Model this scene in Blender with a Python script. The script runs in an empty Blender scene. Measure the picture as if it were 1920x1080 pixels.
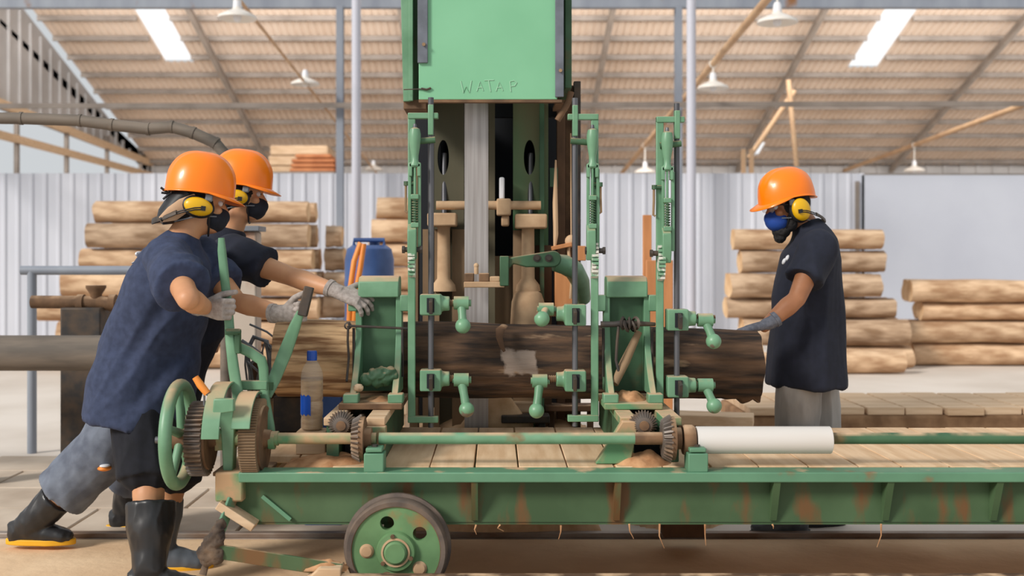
import bpy, bmesh, math, random
from mathutils import Vector as V, Matrix, noise

# ------------------------------------------------------------------ camera, world, sun, exposure
SC = bpy.context.scene
COL = SC.collection
F, CX, CY, CH = 2100.0, 930.0, 485.0, 1.285          # focal length and optical axis in pixels of the 1920 x 1080 frame, eye height

cd = bpy.data.cameras.new('camera')
cam = bpy.data.objects.new('camera', cd)
COL.objects.link(cam)
cam.location = (0, 0, CH)
cam.rotation_euler = (math.pi / 2, 0, 0)
cd.sensor_width = 36
cd.lens = F * 36 / 1920
cd.shift_x = (960 - CX) / 1920
cd.shift_y = (CY - 540) / 1920
cd.clip_end = 200
cd.dof.use_dof = True
cd.dof.focus_distance = 4.5
cd.dof.aperture_fstop = 2.4
SC.camera = cam

w = bpy.data.worlds.new('daylight')
SC.world = w
w.use_nodes = True
bg = w.node_tree.nodes['Background']
bg.inputs[0].default_value = (0.93, 0.97, 1.0, 1)
bg.inputs[1].default_value = 0.66

def lamp(name, kind, loc, target, energy, color, **kw):
    l = bpy.data.lights.new(name, kind)
    l.energy = energy
    l.color = color
    for k, v in kw.items():
        setattr(l, k, v)
    o = bpy.data.objects.new(name, l)
    COL.objects.link(o)
    o.location = loc
    o.rotation_euler = (V(target) - V(loc)).to_track_quat('-Z', 'Y').to_euler()
    return o
lamp('sun', 'SUN', (-8, -1.5, 6.5), (0, 5, 0.5), 3.1, (1.0, 0.95, 0.88), angle=math.radians(14))
lamp('roof_fill_light', 'AREA', (4, 18.4, 5.75), (4, 27, 5.3), 780, (1.0, 0.97, 0.93), shape='RECTANGLE', size=26, size_y=1.2, spread=math.radians(110))  # added area light with no real source, brightens the far roof

SC.view_settings.view_transform = 'Standard'
SC.view_settings.look = 'None'
SC.view_settings.gamma = 1
SC.view_settings.use_curve_mapping = False
SC.view_settings.exposure = 0.0

R = random.Random(7)
X, Y, Z = V((1, 0, 0)), V((0, 1, 0)), V((0, 0, 1))

def W(px, py, d):
    return V(((px - CX) * d / F, d, CH - (py - CY) * d / F))

# ------------------------------------------------------------------ materials
def lin(c):
    return tuple(((v / 255) / 12.92 if v / 255 <= 0.04045 else ((v / 255 + 0.055) / 1.055) ** 2.4) for v in c) + (1.0,)

MATS = {}
def mat(name, c1, c2=None, scale=6, stretch=(1, 1, 1), rough=0.6, metal=0.0, bump=0.0, rust=0.0, rust_c=(134, 92, 56), rust_scale=5,
        dust=0.0, dust_c=(204, 170, 136), lo=0.35, hi=0.65, vary=0.0, alpha=1.0, transmission=0.0, emit=0.0, coat=0.0, rust_stretch=(1, 1, 1), detail=6, bump_scale=None):
    m = bpy.data.materials.new(name)
    MATS[name] = m
    m.use_nodes = True
    nt = m.node_tree
    N, L = nt.nodes, nt.links
    b = N['Principled BSDF']
    b.inputs['Roughness'].default_value = rough
    b.inputs['Metallic'].default_value = metal
    if coat:
        b.inputs['Coat Weight'].default_value = coat
        b.inputs['Coat Roughness'].default_value = 0.08
    if transmission:
        b.inputs['Transmission Weight'].default_value = transmission
    if alpha < 1:
        b.inputs['Alpha'].default_value = alpha
    if emit:
        b.inputs['Emission Color'].default_value = lin(c1)
        b.inputs['Emission Strength'].default_value = emit
    tc = N.new('ShaderNodeTexCoord')
    def nz(sc, st, det=6):
        mp = N.new('ShaderNodeMapping')
        mp.inputs['Scale'].default_value = st
        n = N.new('ShaderNodeTexNoise')
        n.inputs['Scale'].default_value = sc
        n.inputs['Detail'].default_value = det
        L.new(tc.outputs['Object'], mp.inputs['Vector'])
        L.new(mp.outputs['Vector'], n.inputs['Vector'])
        return n.outputs['Fac']
    def step(val, a, c):
        r = N.new('ShaderNodeMapRange')
        r.inputs['From Min'].default_value = a
        r.inputs['From Max'].default_value = c
        L.new(val, r.inputs['Value'])
        return r.outputs['Result']
    def mix(f, a, c):
        x = N.new('ShaderNodeMix')
        x.data_type = 'RGBA'
        L.new(f, x.inputs['Factor'])
        for s, v in ((x.inputs['A'], a), (x.inputs['B'], c)):
            if isinstance(v, tuple):
                s.default_value = v
            else:
                L.new(v, s)
        return x.outputs['Result']
    col = lin(c1)
    first = None
    if c2 is not None:
        first = nz(scale, stretch, detail)
        col = mix(step(first, lo, hi), lin(c1), lin(c2))
    if vary:
        oi = N.new('ShaderNodeObjectInfo')
        h = N.new('ShaderNodeHueSaturation')
        r = N.new('ShaderNodeMapRange')
        r.inputs['To Min'].default_value = 1 - vary
        r.inputs['To Max'].default_value = 1 + vary
        L.new(oi.outputs['Random'], r.inputs['Value'])
        L.new(r.outputs['Result'], h.inputs['Value'])
        if isinstance(col, tuple):
            h.inputs['Color'].default_value = col
        else:
            L.new(col, h.inputs['Color'])
        col = h.outputs['Color']
    if rust:
        col = mix(step(nz(rust_scale, rust_stretch, 8), 0.66 - rust * 0.3, 0.74 - rust * 0.22), col, lin(rust_c))
    if dust:
        g = N.new('ShaderNodeNewGeometry')
        s = N.new('ShaderNodeSeparateXYZ')
        L.new(g.outputs['Normal'], s.inputs[0])
        a = step(s.outputs['Z'], 0.45, 0.95)
        nn = step(nz(9, (1, 1, 1)), 0.62 - dust * 0.5, 0.72 - dust * 0.2)
        q = N.new('ShaderNodeMath')
        q.operation = 'MULTIPLY'
        L.new(a, q.inputs[0])
        L.new(nn, q.inputs[1])
        col = mix(q.outputs[0], col, lin(dust_c))
    if isinstance(col, tuple):
        b.inputs['Base Color'].default_value = col
    else:
        L.new(col, b.inputs['Base Color'])
    if bump:
        bp = N.new('ShaderNodeBump')
        bp.inputs['Strength'].default_value = min(1, bump)
        bp.inputs['Distance'].default_value = 0.01
        L.new(nz(bump_scale or scale, stretch, 8), bp.inputs['Height'])
        L.new(bp.outputs['Normal'], b.inputs['Normal'])
    return m

RAILM = mat('worn_rail', (158, 148, 140), (118, 92, 72), 9, (.4, 1, 1), rough=.5, metal=.2)
G1 = mat('green_paint', (112, 154, 122), (94, 136, 104), 9, rough=0.42, rust=0.06, dust=0.55, bump=0.05)
G2 = mat('green_paint_dark_shaded', (66, 102, 72), (50, 82, 56), 6, rough=0.6, rust=0.25, rust_c=(96, 84, 52), dust=0.5)  # darker copy of the green; shade of recessed panels is in the colour
G3 = mat('guard_green', (130, 190, 150), (118, 178, 138), 3, rough=0.5, lo=0.3, hi=0.8)
GB = mat('beam_green_shaded', (80, 106, 72), (60, 84, 52), 3, rough=0.65, rust=0.36, rust_c=(108, 76, 42), rust_scale=3.5, rust_stretch=(2.6, 1, 0.8), dust=0.4)  # same green, olive and rusty; the shade on the web darkens its colour
GF = mat('flange_green', (96, 142, 112), (86, 128, 100), 5, rough=0.5, rust=0.08, dust=0.1)
GD = mat('dusty_green', (92, 140, 100), (176, 142, 106), 8, rough=0.75, lo=0.42, hi=0.62, dust=0.9)
STEEL = mat('steel', (112, 112, 116), (84, 84, 88), 20, (1, 1, 0.1), rough=0.42, metal=0.55)
STEELD = mat('dark_steel', (58, 56, 56), (88, 74, 62), 14, rough=0.6, metal=0.35)
STRIP = mat('galvanised_strip', (118, 122, 132), (98, 102, 110), 12, rough=0.5, metal=0.3)
GEAR = mat('oily_gear', (120, 112, 106), (86, 64, 46), 10, rough=0.5, metal=0.35, dust=0.3)
RUSTY = mat('rusty_iron', (128, 96, 68), (92, 68, 48), 12, rough=0.8, dust=0.5, bump=0.2)
DUSTY = mat('dust_coated_iron', (198, 166, 132), (172, 140, 108), 10, rough=0.95, bump=0.25)
DUSTP = mat('dust_coated_plate', (158, 130, 100), (120, 98, 74), 5, (1, 1, 0.4), rough=0.9)
FRAMEB = mat('stained_saw_frame', (100, 92, 72), (74, 72, 54), 3, (1, 1, 0.3), rough=0.75)
FRAMEG = mat('green_saw_frame', (78, 112, 76), (104, 92, 66), 3, (1, 1, 0.4), rough=0.7, lo=0.45, hi=0.7)
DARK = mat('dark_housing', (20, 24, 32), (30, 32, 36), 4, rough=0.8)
BLADE = mat('blade_steel', (186, 180, 178), (152, 144, 140), 60, (1, 1, 0.02), rough=0.35, metal=0.35)
WOODDK = mat('dark_board', (110, 80, 56), (76, 54, 38), 8, (1, 4, 0.5), rough=0.85, dust=0.3)
WOODOR = mat('orange_board', (206, 142, 92), (184, 122, 76), 6, (4, 4, 0.5), rough=0.8)
DECK = mat('pale_planks', (224, 192, 156), (204, 168, 130), 4, (6, 0.7, 1), rough=0.8, vary=0.05, bump=0.1)
TIMBER = mat('sawn_timber', (218, 190, 158), (192, 160, 126), 6, (0.5, 4, 4), rough=0.85)
BARK = mat('dark_bark', (36, 26, 20), (106, 78, 56), 5, (0.7, 5, 5), rough=0.9, lo=0.4, hi=0.72, rust=0.08, rust_c=(176, 146, 116), rust_scale=3, rust_stretch=(0.8, 4, 4), bump=0.9, bump_scale=7)
WOODL = mat('pale_log', (208, 174, 132), (140, 104, 72), 5, (0.7, 5, 5), rough=0.85, lo=0.4, hi=0.62, bump=0.6)
LOGS = mat('stacked_log_bark', (220, 188, 154), (164, 128, 96), 4, (0.8, 3, 3), rough=0.95, vary=0.12, bump=0.5)
LOGSD = mat('stacked_log_bark_grey', (200, 172, 144), (140, 112, 86), 4, (0.8, 3, 3), rough=0.95, vary=0.12, bump=0.5)
LOGE = mat('log_end_grain', (226, 194, 154), (196, 158, 118), 6, rough=0.95, vary=0.08)
PVC = mat('white_plastic_pipe', (214, 210, 206), (204, 196, 188), 3, (0.5, 3, 3), rough=0.4, lo=0.3, hi=0.8)
SAND = mat('sawdust', (226, 190, 150), (202, 162, 122), 14, rough=1.0, bump=0.5)
SANDR = mat('reddish_sawdust', (206, 158, 116), (164, 116, 78), 18, rough=1.0, bump=0.5)
SANDF = mat('sandy_ground', (238, 206, 168), (214, 178, 140), 2.2, rough=1.0, bump=0.35, bump_scale=24)
RUBB = mat('tyre_iron', (112, 96, 84), (82, 72, 66), 14, rough=0.7)
CONC = mat('concrete_floor', (222, 212, 202), (204, 192, 180), 0.9, rough=0.75, detail=8, bump=0.08)
KERB = mat('rough_kerb', (156, 122, 90), (118, 88, 62), 7, rough=1.0, bump=0.9)
NAVY = mat('navy_cotton', (54, 64, 92), (42, 51, 76), 30, rough=0.9)
NAVYD = mat('dark_navy_cotton', (30, 34, 50), (24, 28, 42), 30, rough=0.9)
BLACKC = mat('black_cotton', (22, 24, 34), (16, 18, 26), 30, rough=0.95)
GREYC = mat('grey_shorts_cloth', (116, 124, 138), (88, 94, 108), 12, rough=0.95)
TROUS = mat('grey_trouser_cloth', (182, 176, 170), (138, 134, 130), 9, (1, 1, 0.3), rough=0.95)
BLUEC = mat('pale_blue_cloth', (122, 142, 200), None, rough=0.9)
SKIN = mat('skin', (206, 152, 112), (194, 138, 100), 10, rough=0.5)
SKIND = mat('skin_brown', (172, 116, 80), (158, 104, 70), 10, rough=0.5)
GLOVE = mat('grey_knit_glove', (172, 162, 156), (148, 138, 132), 60, rough=1.0, bump=0.3)
GLOVED = mat('dark_knit_glove', (112, 114, 124), (90, 92, 102), 60, rough=1.0, bump=0.3)
ORANGE = mat('orange_helmet', (255, 128, 0), None, rough=0.33, coat=0.15)
YELLOW = mat('yellow_plastic', (226, 174, 14), None, rough=0.35)
BLK = mat('black_plastic', (22, 22, 26), None, rough=0.5)
GREYP = mat('grey_plastic', (120, 126, 134), None, rough=0.45)
WHITEP = mat('white_plastic', (226, 226, 230), None, rough=0.4)
HAIR = mat('black_hair', (18, 16, 18), (30, 26, 26), 40, rough=0.8)
MASKB = mat('black_mask', (26, 30, 40), (36, 40, 52), 30, rough=0.9)
MASKBL = mat('blue_mask', (28, 72, 158), (24, 62, 140), 20, rough=0.8)
BOOT = mat('black_rubber', (34, 35, 38), (48, 46, 46), 6, rough=0.32)
BOOTG = mat('grey_rubber', (88, 94, 102), None, rough=0.45)
SOLE = mat('yellow_sole', (232, 172, 30), None, rough=0.6)
TANF = mat('tan_leather', (196, 160, 128), (178, 140, 108), 10, rough=0.8)
SOCK = mat('grey_sock', (150, 150, 154), None, rough=1.0)
LENS = mat('clear_lens', (235, 240, 240), None, rough=0.05, alpha=0.25)
PET = mat('clear_bottle', (225, 228, 222), None, rough=0.08, alpha=0.14)
WATERD = mat('brown_bottle_water', (196, 158, 112), (158, 116, 72), 14, (1, 1, 5), rough=0.3, alpha=0.82)
BLUECAP = mat('blue_plastic', (24, 74, 168), None, rough=0.35)
BARREL = mat('blue_barrel', (66, 96, 150), (48, 72, 120), 5, rough=0.4)
ORPL = mat('orange_plastic', (240, 150, 62), (226, 130, 48), 8, rough=0.5)
FENCE = mat('blue_white_sheet', (206, 208, 217), (190, 193, 203), 1.2, (1, 1, 0.25), rough=0.55, rust=0.0)
FENCE2 = mat('pale_grey_sheet', (192, 196, 207), (184, 188, 200), 0.7, rough=0.6)
ROOFM = mat('tan_roof_sheet', (228, 208, 190), (218, 196, 176), 0.8, (1, 0.3, 1), rough=0.8)
PURL = mat('purlin_steel', (136, 126, 118), (116, 106, 98), 2, rough=0.7)
RAFT = mat('rafter_paint', (158, 146, 136), (140, 128, 118), 2, rough=0.7)
GREYST = mat('grey_column_paint', (148, 154, 164), (128, 134, 146), 3, (1, 1, 0.3), rough=0.5, rust=0.08, rust_scale=2)
WHITEPIPE = mat('white_pipe_paint', (192, 193, 204), None, rough=0.4)
TANP = mat('tan_pipe_paint', (206, 172, 136), (188, 152, 118), 3, rough=0.7)
LAMPW = mat('lamp_enamel', (226, 220, 212), None, rough=0.4)
SIDEW = mat('side_wall_sheet', (176, 172, 170), (158, 154, 152), 1, rough=0.7)
BRICKC = mat('orange_brown_stack', (196, 132, 88), (170, 106, 68), 3, rough=0.9)
BAMB = mat('grey_hose', (122, 110, 98), (92, 84, 76), 5, (0.5, 3, 3), rough=0.7)
POSTR = mat('peeling_post_paint', (196, 182, 168), (160, 108, 76), 4, (1, 1, 0.4), rough=0.7, lo=0.5, hi=0.62)
RAG = mat('oily_rag', (112, 94, 78), (52, 46, 44), 16, rough=1.0, bump=0.8)
CHALK = mat('chalk', (156, 198, 168), None, rough=1.0)
PRINT = mat('white_print', (226, 226, 230), None, rough=0.8)
PLASM = mat('skylight_sheet', (250, 252, 255), None, rough=0.3, alpha=0.3, emit=1.6)
PAVE = mat('paving_stone', (206, 190, 172), (178, 160, 142), 2.5, rough=0.9, bump=0.25, vary=0.07)

# ------------------------------------------------------------------ mesh builder
class MB:
    def __init__(s):
        s.v, s.f, s.m = [], [], []
    def add(s, vs, fs, mi=0):
        b = len(s.v)
        s.v += [V(p) for p in vs]
        s.f += [tuple(b + i for i in f) for f in fs]
        s.m += [mi] * len(fs)
        return s
    def box(s, c, d, rot=None, mi=0):
        c = V(c)
        vs = []
        for x in (-.5, .5):
            for y in (-.5, .5):
                for z in (-.5, .5):
                    p = V((x * d[0], y * d[1], z * d[2]))
                    vs.append(c + (rot @ p if rot else p))
        return s.add(vs, [(0, 1, 3, 2), (4, 6, 7, 5), (0, 4, 5, 1), (2, 3, 7, 6), (0, 2, 6, 4), (1, 5, 7, 3)], mi)
    def lim(s, x0, x1, y0, y1, z0, z1, mi=0):
        return s.box(((x0 + x1) / 2, (y0 + y1) / 2, (z0 + z1) / 2), (abs(x1 - x0), abs(y1 - y0), abs(z1 - z0)), None, mi)
    def bar(s, p0, p1, w_, h, up=Z):
        p0, p1 = V(p0), V(p1)
        t = (p1 - p0)
        L = t.length
        t.normalize()
        u = V(up)
        sd = t.cross(u)
        if sd.length < 1e-4:
            sd = t.cross(X)
        sd.normalize()
        u = sd.cross(t)
        rot = Matrix((t, sd, u)).transposed()
        return s.box((p0 + p1) / 2, (L, w_, h), rot)
    def loft(s, pts, secs, side=None, n=16, cap=True, mi=0, power=1.0):
        pts = [V(p) for p in pts]
        rings = []
        prev = V(side) if side is not None else None
        for i, p in enumerate(pts):
            t = (pts[min(i + 1, len(pts) - 1)] - pts[max(i - 1, 0)]).normalized()
            if prev is None:
                prev = X if abs(t.x) < 0.8 else Y
            a = prev - t * prev.dot(t)
            a.normalize()
            b = t.cross(a)
            if side is None:
                prev = a
            ra, rb = secs[i] if not isinstance(secs[i], (int, float)) else (secs[i], secs[i])
            ring = []
            for k in range(n):
                th = 2 * math.pi * k / n
                c, q = math.cos(th), math.sin(th)
                if power != 1.0:
                    c = math.copysign(abs(c) ** power, c)
                    q = math.copysign(abs(q) ** power, q)
                ring.append(p + a * (ra * c) + b * (rb * q))
            rings.append(ring)
        vs = [q for r in rings for q in r]
        fs = []
        for i in range(len(rings) - 1):
            for k in range(n):
                k2 = (k + 1) % n
                fs.append((i * n + k, i * n + k2, (i + 1) * n + k2, (i + 1) * n + k))
        if cap:
            fs.append(tuple(reversed(range(n))))
            fs.append(tuple(range((len(rings) - 1) * n, len(rings) * n)))
        return s.add(vs, fs, mi)
    def tube(s, pts, r, n=12, cap=True, mi=0):
        return s.loft(pts, r if isinstance(r, (list, tuple)) else [r] * len(pts), None, n, cap, mi)
    def cyl(s, p0, p1, r, n=24, mi=0):
        return s.tube([p0, p1], r, n, True, mi)
    def ball(s, c, r, rot=None, n=20, m=12, mi=0):
        c = V(c)
        if isinstance(r, (int, float)):
            r = (r, r, r)
        vs, fs = [], []
        for j in range(1, m):
            ph = math.pi * j / m
            for k in range(n):
                th = 2 * math.pi * k / n
                p = V((r[0] * math.sin(ph) * math.cos(th), r[1] * math.sin(ph) * math.sin(th), r[2] * math.cos(ph)))
                vs.append(c + (rot @ p if rot else p))
        t, b = V((0, 0, r[2])), V((0, 0, -r[2]))
        vs += [c + (rot @ t if rot else t), c + (rot @ b if rot else b)]
        T, B = len(vs) - 2, len(vs) - 1
        for k in range(n):
            k2 = (k + 1) % n
            fs.append((T, k, k2))
            for j in range(m - 2):
                fs.append((j * n + k, (j + 1) * n + k, (j + 1) * n + k2, j * n + k2))
            fs.append((B, (m - 2) * n + k2, (m - 2) * n + k))
        return s.add(vs, fs, mi)
    def lathe(s, prof, p, axis=Z, n=32, mi=0, ref=None):
        """prof: (radius, along) pairs, joined end to end."""
        p, axis = V(p), V(axis).normalized()
        a = V(ref) if ref is not None else (X if abs(axis.x) < 0.8 else Y)
        a = (a - axis * a.dot(axis)).normalized()
        b = axis.cross(a)
        vs, idx, fs = [], [], []
        for r, t in prof:
            if r < 1e-5:
                idx.append([len(vs)] * n)
                vs.append(p + axis * t)
            else:
                idx.append(list(range(len(vs), len(vs) + n)))
                for k in range(n):
                    th = 2 * math.pi * k / n
                    vs.append(p + axis * t + a * (r * math.cos(th)) + b * (r * math.sin(th)))
        for i in range(len(prof) - 1):
            for k in range(n):
                k2 = (k + 1) % n
                q = []
                for j in (idx[i][k], idx[i][k2], idx[i + 1][k2], idx[i + 1][k]):
                    if j not in q:
                        q.append(j)
                if len(q) > 2:
                    fs.append(tuple(q))
        return s.add(vs, fs, mi)
    def prism(s, poly, depth, mi=0):
        """poly: 3-D points of a flat outline, pushed along the vector depth."""
        n = len(poly)
        poly = [V(p) for p in poly]
        vs = poly + [p + V(depth) for p in poly]
        fs = [tuple(range(n - 1, -1, -1)), tuple(range(n, 2 * n))]
        for k in range(n):
            k2 = (k + 1) % n
            fs.append((k, k2, n + k2, n + k))
        return s.add(vs, fs, mi)
    def gear(s, c, axis, r0, r1, teeth, wd, taper=1.0, mi=0):
        c, axis = V(c), V(axis).normalized()
        a = Z if abs(axis.z) < 0.8 else X
        b = axis.cross(a)
        def ring(off, k_):
            out = []
            for i in range(teeth * 4):
                th = 2 * math.pi * i / (teeth * 4)
                r = (r1 if i % 4 in (1, 2) else r0) * k_
                out.append(c + axis * off + a * (r * math.cos(th)) + b * (r * math.sin(th)))
            return out
        A, B = ring(-wd / 2, 1.0), ring(wd / 2, taper)
        n = len(A)
        fs = [(k, (k + 1) % n, n + (k + 1) % n, n + k) for k in range(n)]
        fs += [tuple(reversed(range(n))), tuple(range(n, 2 * n))]
        return s.add(A + B, fs, mi)

ORIG = {}
def finish(me, smooth, angle):
    bm = bmesh.new()
    bm.from_mesh(me)
    bmesh.ops.recalc_face_normals(bm, faces=bm.faces)
    bm.to_mesh(me)
    bm.free()
    if smooth:
        me.polygons.foreach_set('use_smooth', [True] * len(me.polygons))
        me.set_sharp_from_angle(angle=math.radians(angle))

def obj(name, mb, mats, parent=None, bevel=0.0, smooth=True, angle=38, origin=None, segs=2):
    me = bpy.data.meshes.new(name)
    if parent is not None:
        o0 = ORIG[parent.name]
    else:
        if origin is None:
            lo = V([min(p[i] for p in mb.v) for i in range(3)])
            hi = V([max(p[i] for p in mb.v) for i in range(3)])
            origin = V(((lo.x + hi.x) / 2, (lo.y + hi.y) / 2, lo.z))
        o0 = V(origin)
    me.from_pydata([p - o0 for p in mb.v], [], mb.f)
    mats = mats if isinstance(mats, (list, tuple)) else [mats]
    for m in mats:
        me.materials.append(m)
    if len(mats) > 1:
        me.polygons.foreach_set('material_index', mb.m)
    finish(me, smooth, angle)
    o = bpy.data.objects.new(name, me)
    COL.objects.link(o)
    if parent is not None:
        o.parent = parent
    else:
        o.location = o0
    ORIG[o.name] = o0
    if bevel:
        b = o.modifiers.new('edge', 'BEVEL')
        b.width = bevel
        b.segments = segs
        b.limit_method = 'ANGLE'
        b.angle_limit = math.radians(35)
    return o

def thing(name, loc, label, cat, group=None):
    e = bpy.data.objects.new(name, None)
    e.empty_display_size = 0.1
    COL.objects.link(e)
    e.location = loc
    ORIG[e.name] = V(loc)
    return tag(e, label, cat, group)

def tag(o, label, cat, group=None, kind=None):
    o['label'] = label
    o['category'] = cat
    if group:
        o['group'] = group
    if kind:
        o['kind'] = kind
    return o

def struct(name, mb, m, label=None, cat=None, **kw):
    o = obj(name, mb, m, **kw)
    o['kind'] = 'structure'
    if label:
        o['label'] = label
        o['category'] = cat or name.split('_')[0]
    return o

def fuse(mb, voxel, smooth=3, wr=None):
    """Grow overlapping closed shapes into one continuous surface; wr = (amount, scale, stretch) adds cloth folds."""
    me = bpy.data.meshes.new('tmp')
    me.from_pydata(mb.v, [], mb.f)
    finish(me, False, 0)
    o = bpy.data.objects.new('tmp', me)
    COL.objects.link(o)
    r = o.modifiers.new('r', 'REMESH')
    r.mode = 'VOXEL'
    r.voxel_size = voxel
    s = o.modifiers.new('s', 'SMOOTH')
    s.iterations = smooth
    s.factor = 0.5
    dg = bpy.context.evaluated_depsgraph_get()
    ev = o.evaluated_get(dg)
    m2 = bpy.data.meshes.new_from_object(ev)
    out = MB()
    vs = [v.co.copy() for v in m2.vertices]
    if wr:
        amt, sc, st = wr[:3]
        rt = Matrix.Rotation(math.radians(wr[3] if len(wr) > 3 else 0), 3, 'Y')
        ns = [v.normal.copy() for v in m2.vertices]
        for i, p in enumerate(vs):
            q = rt @ p
            q = V((q.x * st[0], q.y * st[1], q.z * st[2])) * sc
            k = noise.noise(q) + 0.5 * noise.noise(q * 2.1 + V((3, 1, 7)))
            k = (1 - abs(k) * 2.2)
            vs[i] = p + ns[i] * (amt * k)
    out.add(vs, [tuple(p.vertices) for p in m2.polygons])
    bpy.data.objects.remove(o)
    bpy.data.meshes.remove(me)
    bpy.data.meshes.remove(m2)
    return out

def cut(o, cutter):
    """Cut the shape CUTTER out of the mesh of O."""
    me = bpy.data.meshes.new('tmp')
    me.from_pydata([p - ORIG[o.name] for p in cutter.v], [], cutter.f)
    finish(me, False, 0)
    c = bpy.data.objects.new('tmp', me)
    COL.objects.link(c)
    mw, par = o.matrix_basis.copy(), o.parent
    o.parent = None
    o.matrix_basis = Matrix()
    b = o.modifiers.new('b', 'BOOLEAN')
    b.operation = 'DIFFERENCE'
    b.solver = 'EXACT'
    b.object = c
    dg = bpy.context.evaluated_depsgraph_get()
    m2 = bpy.data.meshes.new_from_object(o.evaluated_get(dg))
    o.modifiers.clear()
    o.data = m2
    finish(m2, True, 38)
    o.matrix_basis = mw
    o.parent = par
    bpy.data.objects.remove(c)

def copy_tree(o, parent=None):
    c = o.copy()
    COL.objects.link(c)
    c.parent = parent
    ORIG[c.name] = ORIG[o.name]
    for ch in list(o.children):
        copy_tree(ch, c)
    return c

def mound(c, rx, ry, h, seed, n=22, amp=0.25):
    mb = MB()
    vs, fs = [], []
    c = V(c)
    for j in range(n + 1):
        for i in range(n + 1):
            u, v_ = i / n * 2 - 1, j / n * 2 - 1
            r = math.sqrt(u * u + v_ * v_)
            k = max(0, 1 - r) ** 0.8 if r < 1 else 0
            nzv = noise.noise(V((u * 2.5 + seed, v_ * 2.5, seed * 0.7)))
            vs.append(c + V((u * rx, v_ * ry, h * k * (1 + amp * 2 * nzv) - 0.004)))
    for j in range(n):
        for i in range(n):
            a = j * (n + 1) + i
            fs.append((a, a + 1, a + n + 2, a + n + 1))
    return mb.add(vs, fs)

# ------------------------------------------------------------------ the hall: floor, roof, walls, columns
XL, XR = -9.3, 17.0
RZ = lambda d: 13.285 - 0.317 * d                    # underside of the far roof slope
mb = MB(); mb.lim(-18, XR, -3, 31, -0.3, 0.0)
struct('floor', mb, CONC, 'pale dusty concrete hall floor', 'floor')
mb = MB(); mb.lim(-3.6, 5, 3.2, 5.08, 0.0, 0.012)
struct('floor_track_bed', mb, SANDF, 'sandy ground covered in sawdust between the two carriage rails', 'floor')
mb = MB()
for r_ in range(4):
    x = -5.2 - 0.37 * (r_ % 2)
    while x < -0.1:
        mb.box((x + 0.4, 5.42 + r_ * 0.5, 0.012), (0.785, 0.485, 0.024), Matrix.Rotation(R.uniform(-.008, .008), 3, 'Z'))
        x += 0.8
struct('floor_paving', mb, PAVE, 'rows of grey paving slabs beyond the carriage rail', 'paving', bevel=0.006)

def corrugated_x(x0, x1, pitch, depth, slope, base, d0):
    """profile points along x of a trapezoid sheet"""
    out = []
    x = x0
    while x < x1:
        out += [(x, 0), (x + pitch * 0.55, 0), (x + pitch * 0.67, depth), (x + pitch * 0.88, depth)]
        x += pitch
    return out
prof = corrugated_x(-9.2, XR, 0.15, 0.022, 0, 0, 0)
brk = [20, 21.0, 21.5, 24.35, 24.6, 28.55, 29.3, 29.9]
holes = [(-7.2, -6.56, 21.5, 24.35), (7.72, 8.36, 21.0, 24.6), (6.54, 6.86, 28.55, 29.3)]
mb = MB()
vs = [(x, d, RZ(d) + h) for d in brk for x, h in prof]
n = len(prof)
fs = []
for j in range(len(brk) - 1):
    for i in range(n - 1):
        xm, dm = (prof[i][0] + prof[i + 1][0]) / 2, (brk[j] + brk[j + 1]) / 2
        if any(a < xm < b and c < dm < e for a, b, c, e in holes):
            continue
        a = j * n + i
        fs.append((a, a + 1, a + n + 1, a + n))
mb.add(vs, fs)
struct('roof_sheet', mb, ROOFM, 'tan corrugated roof sloping down to the far wall', 'roof', smooth=False)
for k, (a, b, c, e) in enumerate(holes):
    mb = MB()
    mb.add([(a - .02, c, RZ(c) + .045), (b + .02, c, RZ(c) + .045), (b + .02, e, RZ(e) + .045), (a - .02, e, RZ(e) + .045)], [(0, 1, 2, 3)])
    struct('window_%d' % (k + 1), mb, PLASM, ('bright skylight strip in the roof above the orange helmets', 'bright skylight strip in the roof above the pale smooth wall sheets',
                                              'small bright skylight low on the roof behind the tan braces')[k], 'skylight')
d = 20.1
while d < 29.8:
    ends = [-9.2]
    for a, b, c, e in holes:
        if c - .1 < d < e + .1:
            ends += [a - .01, b + .01]
    ends.append(XR)
    for e0, e1 in zip(ends[::2], ends[1::2]):
        mb = MB(); mb.lim(e0, e1, d - .03, d + .03, RZ(d) - .105, RZ(d) - .005)
        struct('roof_purlin', mb, PURL, 'thin dark purlin under the tan roof sheets', 'purlin')
    d += 0.79
for x in (-6.0, -1.87, 2.28, 6.42, 10.5, 14.6):
    mb = MB(); mb.bar((x, 20, RZ(20) - .2), (x, 29.8, RZ(29.8) - .2), 0.1, .13)
    struct('roof_beam', mb, RAFT, 'dark rafter running down under the roof purlins', 'rafter')
mb = MB(); mb.lim(-9.2, XR, 29.9, 30.0, 0, 4.0)
for i in range(60):
    mb.lim(-9.2 + i * .44, -9.1 + i * .44, 29.86, 29.9, 0, 4.0)
struct('wall_back', mb, SIDEW, 'dark ribbed back wall under the low edge of the roof', 'wall')
mb = MB()
mb.prism([(XL, 18, 4.2), (XL, 18, 6.4), (XL, 20, 6.85), (XL, 31, RZ(31) - .1), (XL, 31, 3.75)], (-.06, 0, 0))
for i in range(26):
    dd = 18.3 + i * .5
    mb.lim(XL, XL + .05, dd, dd + .08, 4.15 - (dd - 18) * .03, min(6.6, RZ(max(dd, 20.2)) - .25))
struct('wall_left', mb, SIDEW, 'dark side wall sheeting above the open side of the hall', 'wall')
for z0, z1 in ((4.35, 3.79), (3.62, 3.5)):
    mb = MB(); mb.bar((XL + .1, 16, z0), (XL + .1, 31, z1), .12, .14)
    struct('wall_left_beam', mb, TIMBER, 'tan side beam of the truss across the open side', 'beam')
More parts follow.
